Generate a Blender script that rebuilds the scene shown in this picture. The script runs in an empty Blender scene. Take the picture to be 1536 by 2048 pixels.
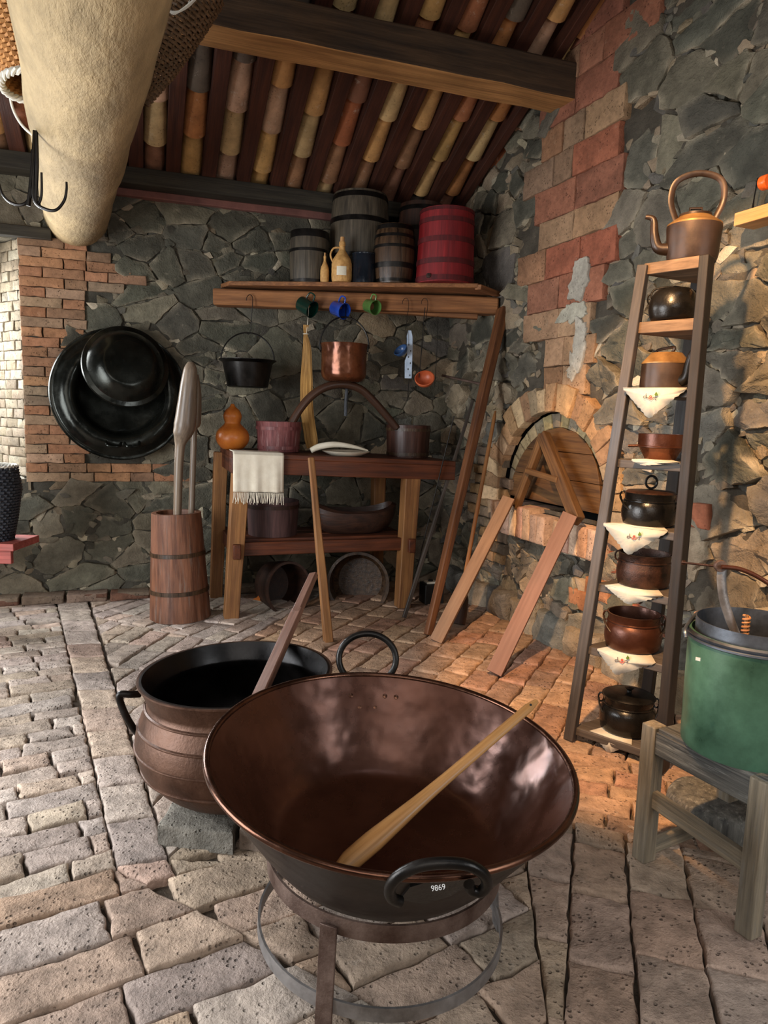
import bpy, bmesh, math, random
import numpy as np
from mathutils import Vector, Matrix, noise
random.seed(7); rng = np.random.default_rng(7)
SC = bpy.context.scene; COL = SC.collection
PI = math.pi

# ------------------------------------------------------------------ camera
FPX = 1420.0; PITCH = math.radians(7.8); ROLL = 0.03
CAM = Vector((0, 0, 1.4))
Fv = Vector((0, math.cos(PITCH), -math.sin(PITCH)))
U0 = Vector((0, math.sin(PITCH), math.cos(PITCH))); R0 = Vector((1, 0, 0))
Rv = R0*math.cos(ROLL) + U0*math.sin(ROLL)
Uv = U0*math.cos(ROLL) - R0*math.sin(ROLL)
cd = bpy.data.cameras.new('camera'); co = bpy.data.objects.new('camera', cd); COL.objects.link(co)
cd.sensor_fit = 'HORIZONTAL'; cd.sensor_width = 36; cd.lens = 36*FPX/1536; cd.clip_start = 0.05
co.matrix_world = Matrix(((Rv.x, Uv.x, -Fv.x, 0), (Rv.y, Uv.y, -Fv.y, 0), (Rv.z, Uv.z, -Fv.z, 1.4), (0, 0, 0, 1)))
SC.camera = co

# ---------------------------------------- surveying: a sight line met with a plane of the room
def ray(x, y): return Fv*FPX + Rv*(x-768) + Uv*(1024-y)
def on_level(x, y, z=0.0):
    d = ray(x, y); return CAM + d*((z-CAM.z)/d.z)
def at_depth(x, y, Y):
    d = ray(x, y); return CAM + d*(Y/d.y)
def dep(P): return (P-CAM).dot(Fv)
def pxm(P): return dep(P)/FPX
BL = on_level(50, 1203); BC = on_level(880, 1160); RW = on_level(1280, 1366)
WD = (BC-BL).normalized(); WN = Vector((WD.y, -WD.x, 0))          # back wall: along, into the room
RD = (RW-BC).normalized(); RN = Vector((RD.y, -RD.x, 0))*1.0
if RN.x > 0: RN = -RN                                              # right wall normal, into the room
Z3 = Vector((0, 0, 1))
def plane(x, y, P, N):
    d = ray(x, y); return CAM + d*((P-CAM).dot(N)/d.dot(N))
def on_back(x, y, n=0.0): return plane(x, y, BL+WN*n, WN)
def on_right(x, y, n=0.0): return plane(x, y, BC+RN*n, RN)
def rb(u, n, z): return BL + WD*u + WN*n + Z3*z                    # back-wall frame to world
def rr(u, n, z): return BC + RD*u + RN*n + Z3*z
def uvb(x, y): p = on_back(x, y)-BL; return (p.dot(WD), p.z)
def uvr(x, y): p = on_right(x, y)-BC; return (p.dot(RD), p.z)
def ROOF(n): return 2.93 + 0.424*n

# ------------------------------------------------------------------ materials
def srgb(h):
    h = h.lstrip('#'); c = [int(h[i:i+2], 16)/255 for i in (0, 2, 4)]
    return tuple(((v/12.92) if v <= .04045 else ((v+.055)/1.055)**2.4) for v in c) + (1.0,)
class N:
    def __init__(s, name):
        s.m = bpy.data.materials.new(name); s.m.use_nodes = True; s.t = s.m.node_tree
        s.b = s.t.nodes['Principled BSDF']
    def n(s, typ, **kw):
        o = s.t.nodes.new(typ)
        for k, v in kw.items():
            if k.startswith('i_'):
                k2 = k[2:].replace('_', ' ')
                o.inputs[k2].default_value = v
            else: setattr(o, k, v)
        return o
    def l(s, a, b): s.t.links.new(a, b)
    def coords(s, scale=(1, 1, 1)):
        a = s.n('ShaderNodeAttribute', attribute_name='lc'); mp = s.n('ShaderNodeMapping'); mp.inputs['Scale'].default_value = scale
        s.l(a.outputs['Vector'], mp.inputs['Vector']); return mp.outputs[0]
    def noise(s, vec, scale, detail=4, rough=.6):
        o = s.n('ShaderNodeTexNoise'); o.inputs['Scale'].default_value = scale; o.inputs['Detail'].default_value = detail
        o.inputs['Roughness'].default_value = rough; s.l(vec, o.inputs['Vector']); return o.outputs['Fac']
    def ramp(s, fac, stops):
        r = s.n('ShaderNodeValToRGB'); e = r.color_ramp.elements
        e[0].position, e[0].color = stops[0]; e[1].position, e[1].color = stops[-1]
        for p, c in stops[1:-1]:
            k = e.new(p); k.color = c
        s.l(fac, r.inputs[0]); return r.outputs[0]
    def mix(s, a, b, f, mode='MIX'):
        o = s.n('ShaderNodeMix', data_type='RGBA', blend_type=mode)
        for i, v in ((0, f), (6, a), (7, b)):
            if hasattr(v, 'default_value') or hasattr(v, 'links'): s.l(v, o.inputs[i])
            else: o.inputs[i].default_value = v
        return o.outputs[2]
    def bump(s, h, dist, strength=1.0, prev=None):
        o = s.n('ShaderNodeBump'); o.inputs['Distance'].default_value = dist; o.inputs['Strength'].default_value = strength
        s.l(h, o.inputs['Height'])
        if prev is not None: s.l(prev, o.inputs['Normal'])
        return o.outputs[0]
G1 = (1, 1, 1, 1)
def gry(v): return (v, v, v, 1)

def wood(name, dark, light, rough=.6, k=1.0, bump=.002, wear=None, coat=0, fine=.65):
    w = N(name)
    v = w.coords((1.2*k, 14*k, 14*k)); v2 = w.coords((.8*k, 50*k, 50*k)); v3 = w.coords((1, 1, 1))
    f = w.noise(v, 2.2, 6, .65); g = w.noise(v2, 2.5, 3, .6); b = w.noise(v3, 3.5, 3, .5)
    c = w.ramp(f, [(.3, srgb(dark)), (.7, srgb(light))])
    c = w.mix(c, w.ramp(g, [(.35, gry(.55)), (.6, G1)]), fine, 'MULTIPLY')
    c = w.mix(c, w.ramp(b, [(.3, gry(.62)), (.65, G1)]), .7, 'MULTIPLY')
    if wear:
        c = w.mix(c, srgb(wear), w.ramp(w.noise(v, 4, 5, .7), [(.55, gry(0)), (.72, gry(.8))]))
    w.l(c, w.b.inputs['Base Color'])
    w.l(w.ramp(b, [(.3, gry(rough-.1)), (.7, gry(min(1, rough+.15)))]), w.b.inputs['Roughness'])
    w.b.inputs['Specular IOR Level'].default_value = .35
    if coat: w.b.inputs['Coat Weight'].default_value = coat; w.b.inputs['Coat Roughness'].default_value = .2
    w.l(w.bump(g, bump, .7, w.bump(f, bump*2, .6)), w.b.inputs['Normal'])
    return w.m
def metal(name, c1, c2, rough=.35, metallic=1.0, scale=6, dents=0.0, dscale=22, fine=.0006, spec=.5, edge=None):
    w = N(name); v = w.coords()
    f = w.noise(v, scale, 6, .65); g = w.noise(v, scale*14, 3, .6)
    c = w.ramp(f, [(.32, srgb(c1)), (.68, srgb(c2))])
    w.l(c, w.b.inputs['Base Color'])
    w.l(w.ramp(f, [(.3, gry(max(.05, rough-.1))), (.7, gry(min(1, rough+.18)))]), w.b.inputs['Roughness'])
    w.b.inputs['Metallic'].default_value = metallic; w.b.inputs['Specular IOR Level'].default_value = spec
    nb = w.bump(g, fine, .6)
    if dents: nb = w.bump(w.noise(v, dscale, 1, .4), dents, 1.0, nb)
    w.l(nb, w.b.inputs['Normal'])
    return w.m
def plain(name, c1, c2=None, rough=.6, scale=8, bump=.0008, bscale=60, spec=.4):
    return metal(name, c1, c2 or c1, rough, 0.0, scale, 0, 22, bump, spec)
def masonry_mat(name, pits=0.0, speck='#ffffff', sa=.0, bump=.004, fscale=30, rough=.9):
    w = N(name); v = w.coords()
    a = w.n('ShaderNodeVertexColor', layer_name='Col').outputs['Color']
    big = w.noise(v, 5, 4, .6); mid = w.noise(v, fscale, 6, .7); fine = w.noise(v, fscale*6, 3, .6)
    c = w.mix(a, w.ramp(big, [(.3, gry(.62)), (.7, gry(1.25))]), .8, 'MULTIPLY')
    c = w.mix(c, w.ramp(mid, [(.3, gry(.6)), (.6, gry(1.15))]), .75, 'MULTIPLY')
    if sa: c = w.mix(c, srgb(speck), w.ramp(w.noise(v, 16, 8, .75), [(.6, gry(0)), (.75, gry(sa))]))
    h = mid
    nb = w.bump(fine, bump*.35, .8, w.bump(mid, bump, 1.0))
    if pits:
        vo = w.n('ShaderNodeTexVoronoi', feature='F1'); vo.inputs['Scale'].default_value = 55; vo.inputs['Randomness'].default_value = 1
        w.l(v, vo.inputs['Vector'])
        pm = w.ramp(vo.outputs['Distance'], [(.12, gry(0)), (.3, gry(1))])
        gate = w.ramp(w.noise(v, 12, 3, .5), [(.45, gry(1)), (.6, gry(0))])
        pm = w.mix(pm, G1, gate)
        c = w.mix(c, w.ramp(pm, [(0, gry(.5)), (1, G1)]), .8, 'MULTIPLY')
        nb = w.bump(pm, pits, 1.0, nb)
    w.l(c, w.b.inputs['Base Color']); w.b.inputs['Roughness'].default_value = rough
    w.b.inputs['Specular IOR Level'].default_value = .25
    w.l(nb, w.b.inputs['Normal'])
    return w.m
def leather(name): pass
M = dict(
 stone=masonry_mat('slate_stone', 0, '#a89c86', .5, .022, 12),
 brickw=masonry_mat('wall_brick', .004, '#c9b79c', .3, .007, 26),
 brickf=masonry_mat('floor_brick', .008, '#c4beb6', .25, .012, 20),
 rubble=masonry_mat('rubble_mortar', 0, '#9c8f78', .6, .02, 9),
 tile=masonry_mat('roof_tile_clay', .001, '#c0b4a4', .75, .002, 9),
 log=masonry_mat('peeled_log', 0, '#c9bd9c', .35, .012, 9),
 beam=wood('old_beam', '#8d6238', '#c48f56', .75, .7, .003),  # roof beam wood, lightened to put in bounce light from below
 rafter=wood('rafter_wood', '#33170d', '#522a18', .7, 1, .002),
 shaded=wood('shaded_beam_side', '#2d2016', '#56402c', .8, .8, .003),  # front face of the roof beam: shade put into a darker wood
 plate=wood('wall_plate_wood', '#2a2620', '#4a4336', .8, .8, .003),
 shelf=wood('shelf_wood', '#6b4226', '#a87145', .7, .8, .003),
 table=wood('table_wood', '#3c1c10', '#6a3519', .5, .9, .002),
 leg=wood('leg_wood', '#6b4224', '#9c6c3d', .65, .8, .002),
 grey=wood('weathered_wood', '#5a5348', '#a09078', .85, .9, .004, wear='#77726a'),
 darkgrey=wood('sooty_wood', '#2c2b2a', '#6e6a62', .75, .9, .004, wear='#8d8a82'),
 etag=wood('grey_brown_post', '#37302b', '#5f544b', .5, .7, .001),
 etagd=wood('dark_post', '#17110d', '#31251b', .6, .9, .001),
 etagl=wood('worn_shelf_edge', '#5f4835', '#94765a', .7, .7, .001),
 plankr=wood('red_plank', '#755244', '#947060', .7, .4, .0005, fine=.3),
 plankb=wood('brown_plank', '#6b4c37', '#937359', .7, .5, .001, fine=.3),
 door=wood('oven_door_wood', '#3f2817', '#77542f', .7, .7, .002),
 mortar=wood('mortar_wood', '#46271a', '#8a5a40', .5, .7, .002, wear='#6e635a'),
 pestle=wood('pestle_wood', '#5a4b40', '#93806c', .3, .6, .0006),
 barrelg=wood('grey_barrel', '#302a22', '#6b5f4e', .5, .9, .002),
 barreld=wood('dark_barrel', '#1f140d', '#5c4430', .28, 1.2, .002),
 barrelb=wood('brown_barrel', '#20120c', '#3f2518', .5, .8, .002),
 tubred=wood('red_tub', '#661015', '#8e1f22', .55, .8, .001),
 redhoop=wood('dark_red_hoop', '#3d0c0f', '#64181a', .6, .8, .001),
 tubpink=wood('pink_tub', '#4f1c1e', '#8d5350', .5, .8, .001, wear='#a07d78'),
 tubbr=wood('brown_tub', '#2c1710', '#55352a', .4, .8, .001),
 dulltub=wood('dull_tub', '#33201f', '#5c403c', .7, .8, .001),
 yoke=wood('yoke_wood', '#2f1e17', '#573a2a', .4, .8, .001),
 paddle=wood('light_paddle', '#a9713c', '#cf9b62', .35, .6, .0005),
 paddled=wood('dark_paddle', '#4a2a1c', '#8b6656', .4, .7, .001),
 pole=wood('pole_wood', '#7a4a27', '#b27a47', .5, .8, .001),
 postw=wood('prop_wood', '#3e2012', '#7e4e2b', .55, .8, .002),
 lightw=wood('light_plank', '#b98450', '#dba971', .7, .7, .001),
 copper=metal('copper_bowl_inside', '#3d2218', '#5e3828', .24, .55, 3, .004, 14, .0004),
 copperout=metal('bowl_outside', '#1d1a18', '#3a302a', .42, .7, 4, .004, 16, .0008),
 copperrim=metal('copper_rim', '#3d261d', '#6a4837', .22, .9, 6, 0, 20, .0003),
 copperpot=metal('copper_pot', '#4e2818', '#7c4a2e', .25, .55, 5, .006, 16),
 iron=metal('black_iron', '#131211', '#2b2724', .32, .75, 8, 0, 20, .0008),
 ironb=metal('brown_cast_iron', '#3a2418', '#5c4030', .45, .65, 7, .001, 30, .002),
 ironbi=metal('cauldron_inside', '#0b0909', '#1a1615', .3, .6, 5),
 enamel=metal('black_basin', '#141512', '#292a25', .17, .7, 5, .006, 9),
 potblack=metal('black_pot', '#100f0e', '#25211d', .22, .5, 9, 0, 20, .001, edge=1),
 potrust=metal('rusty_pot', '#120f0e', '#4a2d1f', .38, .5, 14, 0, 20, .002),
 potbrown=metal('brown_pot', '#3b1e13', '#55301f', .3, .55, 7, 0, 20, .001),
 kettle=metal('kettle_brown', '#20160f', '#453225', .38, .4, 6, .003, 14),
 kettlet=metal('kettle_tan', '#75522f', '#a57c48', .4, .5, 8),
 steel=metal('grey_flat_iron', '#5c5856', '#908b88', .45, .7, 10, 0, 20, .001),
 rust=metal('rusty_stand', '#3f2c24', '#6d5a50', .55, .6, 12, 0, 20, .002),
 zinc=metal('dull_zinc', '#3c3f44', '#6c7077', .4, .85, 5),
 green=plain('green_paint', '#1a2f22', '#446650', .32, 4, .0006),
 gdark=plain('dark_green_enamel', '#06231d', '#0b3127', .12),
 blue=plain('blue_enamel', '#1c3c93', '#2b52b5', .12),
 lgreen=plain('leaf_green_enamel', '#446b33', '#5c8745', .15),
 bladle=plain('slate_blue_enamel', '#253c5c', '#35507a', .2),
 skim=plain('white_blue_enamel', '#8fa0b5', '#b5c2d2', .3, 20),
 rladle=plain('terracotta_copper', '#a04a2a', '#c4633c', .4),
 gourd=plain('gourd_skin', '#a3501c', '#c9782e', .3, 7),
 straw=wood('straw', '#8a5f2c', '#c99a58', .8, 1.4, .003),
 cloth=plain('cream_cloth', '#cfc3ae', '#ddd3c0', .95, 20, .001),
 doily=plain('white_doily', '#b3a896', '#c4b9a6', .95, 20, .001),
 white=plain('white_enamel', '#c5bba5', '#e0d8c6', .3),
 wpaint=plain('white_paint', '#f0f0ee', '#ffffff', .6),
 wick=plain('wicker', '#9a6636', '#c18a50', .6, 20, .001),
 wickd=plain('dark_wicker', '#15161a', '#30333a', .35, 30, .001),
 wickb=plain('brown_wicker', '#3d2c1c', '#75573a', .6, 30, .001),
 wickw=plain('pale_wicker', '#b9b3a6', '#dcd7cb', .6, 20, .001),
 bottle=plain('woven_bottle', '#a5763f', '#d2a566', .6, 30, .001),
 red=wood('red_bench', '#8d3f38', '#b35f54', .6, .8, .001),
 orange=plain('orange_enamel', '#d3511c', '#e8702c', .25),
 glassd=plain('dark_bottle_glass', '#12161c', '#1d232b', .12),
 embg=plain('green_thread', '#4a5a1e', '#5e7026', .8),
 embb=plain('brown_thread', '#3c2c2a', '#4a3733', .8),
 embr=plain('red_thread', '#c83c2c', '#e05a40', .8),
 black=plain('black_box', '#0a0a0a', '#171513', .5),
 soil=masonry_mat('floor_soil', 0, '#6a5a46', .4, .01, 20),
 wallp=plain('lime_plaster', '#6f6353', '#8a7c68', .95, 3, .004),
 fram=plain('blue_grey_frame', '#5e6d7c', '#74869a', .5),
 plaster=plain('pink_plaster', '#5d3a33', '#7c5148', .9, 6, .003),
 dark=plain('oven_soot', '#0c0a08', '#1a1512', .95),
)
g = N('window_glass'); g.b.inputs['Transmission Weight'].default_value = 1; g.b.inputs['Roughness'].default_value = .02; g.b.inputs['Base Color'].default_value = (.9, .95, 1, 1); M['glass'] = g.m

# ------------------------------------------------------------------ mesh building
class G:
    def __init__(s): s.v = []; s.f = []; s.lc = []; s.c = []; s.mi = []; s.cur = 0
    def add(s, vs, fs, lc=None, col=None):
        o = len(s.v); s.v += [Vector(v) for v in vs]
        s.lc += [tuple(v) for v in (lc if lc is not None else vs)]
        s.c += [col or (1, 1, 1, 1)]*len(vs)
        s.f += [tuple(i+o for i in f) for f in fs]; s.mi += [s.cur]*len(fs)
        return s
    def box(s, c, size, X=None, Y=None, Z=None, grain=0, col=None):
        X = X or Vector((1, 0, 0)); Y = Y or Vector((0, 1, 0)); Z = Z or Vector((0, 0, 1)); c = Vector(c)
        vs = []; lc = []; o = random.random()*9
        for i in (-1, 1):
            for j in (-1, 1):
                for k in (-1, 1):
                    d = (i*size[0]/2, j*size[1]/2, k*size[2]/2)
                    vs.append(c + X*d[0] + Y*d[1] + Z*d[2])
                    q = (d[grain], d[(grain+1) % 3], d[(grain+2) % 3]); lc.append((q[0]+o, q[1]+o, q[2]))
        return s.add(vs, [(0, 1, 3, 2), (4, 6, 7, 5), (0, 4, 5, 1), (2, 3, 7, 6), (0, 2, 6, 4), (1, 5, 7, 3)], lc, col)
    def plank(s, p0, p1, w, t, side=None, n=6, wob=.0, w1=None, t1=None, col=None):
        """beam from p0 to p1: w across 'side', t across the third direction"""
        p0 = Vector(p0); p1 = Vector(p1); A = (p1-p0); L = A.length; A.normalize()
        side = Vector(side) if side is not None else Z3.cross(A)
        if side.length < 1e-4: side = Vector((1, 0, 0))
        S = (side - A*side.dot(A)).normalized(); T = A.cross(S); o = random.random()*9
        vs = []; lc = []; fs = []
        for i in range(n+1):
            q = i/n; ww = w+((w1 or w)-w)*q; tt = t+((t1 or t)-t)*q; P = p0+A*L*q
            for a, b in ((-1, -1), (1, -1), (1, 1), (-1, 1)):
                d = noise.noise_vector(P*3+Vector((a*5, b*5, o)))*wob
                vs.append(P+S*(a*ww/2)+T*(b*tt/2)+d); lc.append((q*L+o, a*ww/2+o, b*tt/2))
        for i in range(n):
            for k in range(4): fs.append((i*4+k, i*4+(k+1) % 4, i*4+4+(k+1) % 4, i*4+4+k))
        fs += [(3, 2, 1, 0), (n*4, n*4+1, n*4+2, n*4+3)]
        return s.add(vs, fs, lc, col)
    def tube(s, pts, r, n=10, closed=False, flat=None, upv=None, col=None):
        pts = [Vector(p) for p in pts]; m = len(pts); rs = r if hasattr(r, '__len__') else [r]*m
        vs = []; lc = []; fs = []; prev = None; acc = 0; o = random.random()*5
        for i, p in enumerate(pts):
            if closed: t = pts[(i+1) % m]-pts[i-1]
            else: t = pts[min(i+1, m-1)]-pts[max(i-1, 0)]
            t.normalize()
            if prev is None:
                u = upv.copy() if upv is not None else (Z3 if abs(t.z) < .9 else Vector((1, 0, 0)))
            else: u = prev
            if upv is not None: u = upv
            a = u-t*u.dot(t)
            if a.length < 1e-5: a = t.orthogonal()
            a.normalize(); prev = a; b = t.cross(a)
            if i: acc += (pts[i]-pts[i-1]).length
            fa, fb = flat if flat else (1, 1)
            for k in range(n):
                th = 2*PI*k/n; vs.append(p+a*(math.cos(th)*rs[i]*fa)+b*(math.sin(th)*rs[i]*fb)); lc.append((acc+o, math.cos(th)*rs[i], math.sin(th)*rs[i]))
        for i in range(m if closed else m-1):
            j = (i+1) % m
            for k in range(n): fs.append((i*n+k, i*n+(k+1) % n, j*n+(k+1) % n, j*n+k))
        if not closed: fs += [tuple(range(n))[::-1], tuple((m-1)*n+k for k in range(n))]
        return s.add(vs, fs, lc, col)
    def lathe(s, prof, base, axis=None, n=48, rf=None, sx=1.0, xdir=None, a0=0, a1=2*PI, col=None):
        base = Vector(base); A = Vector(axis).normalized() if axis is not None else Z3.copy()
        X = Vector(xdir) if xdir is not None else (Vector((1, 0, 0)) if abs(A.x) < .9 else Vector((0, 1, 0)))
        X = (X-A*X.dot(A)).normalized(); Y = A.cross(X)
        full = abs(a1-a0-2*PI) < 1e-6; m = n if full else n+1
        vs = []; lc = []; fs = []; o = random.random()*5
        for r, z in prof:
            for k in range(m):
                th = a0+(a1-a0)*k/n; q = r*(rf(th, z) if rf else 1)
                vs.append(base+A*z+X*(q*math.cos(th)*sx)+Y*(q*math.sin(th))); lc.append((z+o, q*math.cos(th), q*math.sin(th)))
        for i in range(len(prof)-1):
            for k in range(m if full else n):
                fs.append((i*m+k, i*m+(k+1) % m, (i+1)*m+(k+1) % m, (i+1)*m+k))
        return s.add(vs, fs, lc, col)
    def prism(s, poly, thick, P0, X, Y, grain=(1, 0)):
        """flat polygon in plane (X,Y) at P0, thickened along X x Y, centred"""
        Nn = X.cross(Y).normalized(); k = len(poly); vs = []; lc = []
        for h in (-thick/2, thick/2):
            for a, b in poly: vs.append(P0+X*a+Y*b+Nn*h); lc.append((a*grain[0]+b*grain[1], b*grain[0]+a*grain[1], h))
        fs = [tuple(range(k))[::-1], tuple(range(k, 2*k))] + [(i, (i+1) % k, k+(i+1) % k, k+i) for i in range(k)]
        return s.add(vs, fs, lc)
    def build(s, name, mat, parent=None, bevel=0, weld=True, ang=38, loc=None, smooth=True):
        org = parent.matrix_world.translation.copy() if parent is not None else (Vector(loc) if loc is not None else Vector((0, 0, 0)))
        p = parent
        org = Vector((0, 0, 0))
        if parent is not None: org = WORLD_LOC[parent.name]
        elif loc is not None: org = Vector(loc)
        me = bpy.data.meshes.new(name)
        me.from_pydata([tuple(v-org) for v in s.v], [], s.f)
        at = me.attributes.new('lc', 'FLOAT_VECTOR', 'POINT'); at.data.foreach_set('vector', np.array(s.lc, dtype=np.float32).ravel())
        ca = me.color_attributes.new('Col', 'FLOAT_COLOR', 'POINT'); ca.data.foreach_set('color', np.array(s.c, dtype=np.float32).ravel())
        for mm in (mat if isinstance(mat, (list, tuple)) else [mat]): me.materials.append(M[mm])
        me.polygons.foreach_set('material_index', s.mi)
        bm = bmesh.new(); bm.from_mesh(me)
        if weld: bmesh.ops.remove_doubles(bm, verts=bm.verts, dist=1e-5)
        bmesh.ops.recalc_face_normals(bm, faces=bm.faces)
        bm.to_mesh(me); bm.free()
        me.polygons.foreach_set('use_smooth', [smooth]*len(me.polygons))
        if smooth: me.set_sharp_from_angle(angle=math.radians(ang))
        o = bpy.data.objects.new(name, me); COL.objects.link(o)
        WORLD_LOC[o.name] = org
        if parent is not None: o.parent = parent
        else: o.location = org
        if bevel:
            b = o.modifiers.new('bevel', 'BEVEL'); b.width = bevel; b.segments = 2; b.limit_method = 'ANGLE'; b.angle_limit = math.radians(50)
        return o
WORLD_LOC = {}
def thing(name, label, cat, loc, group=None):
    o = bpy.data.objects.new(name, None); COL.objects.link(o); o.location = Vector(loc); o.empty_display_size = .05
    WORLD_LOC[o.name] = Vector(loc); o['label'] = label; o['category'] = cat
    if group: o['group'] = group
    return o
def tag(o, label, cat, group=None):
    o['label'] = label; o['category'] = cat
    if group: o['group'] = group
    return o
def struct(o): o['kind'] = 'structure'; return o
def arc(c, X, Y, rx, ry, a0, a1, n=24): return [c+X*(rx*math.cos(math.radians(a0+(a1-a0)*i/n)))+Y*(ry*math.sin(math.radians(a0+(a1-a0)*i/n))) for i in range(n+1)]
def spline(pts, k=8):
    pts = [Vector(p) for p in pts]; P = [pts[0]]+pts+[pts[-1]]; out = []
    for i in range(1, len(P)-2):
        for j in range(k):
            t = j/k; a, b, c, d = P[i-1], P[i], P[i+1], P[i+2]
            out.append(.5*((2*b)+(c-a)*t+(2*a-5*b+4*c-d)*t*t+(3*b-a-3*c+d)*t**3))
    out.append(pts[-1]); return out

# ------------------------------------------------------------------ masonry
def area2(p): return .5*sum(p[i][0]*p[(i+1) % len(p)][1]-p[(i+1) % len(p)][0]*p[i][1] for i in range(len(p)))
def cent(p): n = len(p); return (sum(a for a, b in p)/n, sum(b for a, b in p)/n)
def clip_half(p, a, b, c):        # keep a*x+b*y<=c
    out = []
    for i in range(len(p)):
        P, Q = p[i], p[(i+1) % len(p)]; dp = a*P[0]+b*P[1]-c; dq = a*Q[0]+b*Q[1]-c
        if dp <= 0: out.append(P)
        if (dp < 0 < dq) or (dq < 0 < dp):
            t = dp/(dp-dq); out.append((P[0]+(Q[0]-P[0])*t, P[1]+(Q[1]-P[1])*t))
    return out
def clip_poly(p, q):              # q convex ccw
    for i in range(len(q)):
        A, B = q[i], q[(i+1) % len(q)]; nx, ny = (B[1]-A[1]), -(B[0]-A[0])
        p = clip_half(p, nx, ny, nx*A[0]+ny*A[1])
        if len(p) < 3: return []
    return p
def inside(p, q):
    x, y = p; c = False
    for i in range(len(q)):
        x1, y1 = q[i]; x2, y2 = q[i-1]
        if (y1 > y) != (y2 > y) and x < (x2-x1)*(y-y1)/(y2-y1)+x1: c = not c
    return c
def voronoi(seeds, box, sv=1.0):
    S = np.array([(a, b*sv) for a, b in seeds]); cells = []
    x0, y0, x1, y1 = box
    for i in range(len(S)):
        d = ((S-S[i])**2).sum(1); idx = np.argsort(d)[1:26]
        p = [(x0, y0*sv), (x1, y0*sv), (x1, y1*sv), (x0, y1*sv)]
        for j in idx:
            dx, dy = S[j]-S[i]; mx, my = (S[j]+S[i])/2
            p = clip_half(p, dx, dy, dx*mx+dy*my)
            if len(p) < 3: break
        if len(p) >= 3: cells.append([(a, b/sv) for a, b in p])
    return cells
def stone(acc, poly, fr, h=0.0, depth=.04, gap=.008, edge=.012, seg=.03, rough=.006, bulge=.004, tilt=.05, col=(1, 1, 1, 1), round_=0, relief=.006, rf=6.0, lite=False, lime=0.0):
    if len(poly) < 3 or abs(area2(poly)) < .0012: return
    if area2(poly) < 0: poly = poly[::-1]
    cx, cy = cent(poly)
    out = []
    for i in range(len(poly)):
        A, B = poly[i], poly[(i+1) % len(poly)]; L = math.hypot(B[0]-A[0], B[1]-A[1]); n = max(1, int(round(L/seg)))
        for j in range(n): out.append((A[0]+(B[0]-A[0])*j/n, A[1]+(B[1]-A[1])*j/n))
    k = len(out)
    for _ in range(round_): out = [((out[i-1][0]+2*out[i][0]+out[(i+1) % k][0])/4, (out[i-1][1]+2*out[i][1]+out[(i+1) % k][1])/4) for i in range(k)]
    o = random.random()*50; ring = []
    for x, y in out:
        d = math.hypot(x-cx, y-cy) or 1e-6
        r = d-gap/2*1.15 + rough*noise.noise(Vector((x*18, y*18, o)))+rough*.6*noise.noise(Vector((x*50, y*50, o)))
        r = max(r, d*.3); ring.append(((x-cx)/d, (y-cy)/d, r))
    tx, ty = (random.uniform(-tilt, tilt), random.uniform(-tilt, tilt))
    vs = []; lc = []; oo = (random.random()*20, random.random()*20)
    def put(x, y, z): vs.append(fr(x, y, z)); lc.append((x-cx+oo[0], y-cy+oo[1], z))
    rm = min(r for _, _, r in ring); e = min(edge, rm*.4)
    def hh(x, y): return h+tx*(x-cx)+ty*(y-cy)+relief*noise.noise(Vector((x*rf, y*rf, o)))+relief*.5*noise.noise(Vector((x*rf*3.3, y*rf*3.3, o)))
    levels = [(0, None), (0, -e*.9), (e*.45, -e*.25), (e*1.1, 0), ('f', .68), ('f', .34)]
    if lite: levels = [(0, None), (0, -e*.6), ('f', .6)]
    for a, b in levels:
        for ux, uy, r in ring:
            if a == 'f': q = (r-e*1.1)*b; x, y = cx+ux*q, cy+uy*q; z = hh(x, y)+bulge*(1-b*b)
            else:
                q = r-a; x, y = cx+ux*q, cy+uy*q; z = (h-depth) if b is None else hh(x, y)+b
            put(x, y, z)
    put(cx, cy, hh(cx, cy)+bulge); fs = []
    for L in range(len(levels)-1):
        for i in range(k): fs.append((L*k+i, L*k+(i+1) % k, (L+1)*k+(i+1) % k, (L+1)*k+i))
    Lk = (len(levels)-1)*k
    for i in range(k): fs.append((Lk+i, Lk+(i+1) % k, len(vs)-1))
    o0 = len(acc.c); acc.add(vs, fs, lc, col)
    if lime:
        LC = srgb('#a89b84')
        for j in range(min(4, len(levels))):
            w_ = (1, 1, .75, .4)[j]
            for i in range(k):
                q = lc[j*k+i]; m_ = min(.85, max(0, .5+1.6*noise.noise(Vector((q[0]*9, q[1]*9, o))))*w_*lime)
                acc.c[o0+j*k+i] = tuple(col[t]*(1-m_)+LC[t]*m_ for t in range(3))+(1,)
def grid(acc, fr, u0, u1, v0, v1, step, h, amp, f=8, skip=None, col=(1, 1, 1, 1), colf=None):
    nu = max(1, int((u1-u0)/step)); nv = max(1, int((v1-v0)/step)); vs = []; lc = []; fs = []; keep = {}
    o = random.random()*30
    for j in range(nv+1):
        for i in range(nu+1):
            u = u0+(u1-u0)*i/nu; v = v0+(v1-v0)*j/nv
            vs.append(fr(u, v, h+amp*noise.noise(Vector((u*f, v*f, o)))+amp*.6*noise.noise(Vector((u*f*3, v*f*3, o))))); lc.append((u, v, 0))
    for j in range(nv):
        for i in range(nu):
            if skip and skip(u0+(u1-u0)*(i+.5)/nu, v0+(v1-v0)*(j+.5)/nv): continue
            a = j*(nu+1)+i; fs.append((a, a+1, a+nu+2, a+nu+1))
    acc.add(vs, fs, lc, col)
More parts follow.
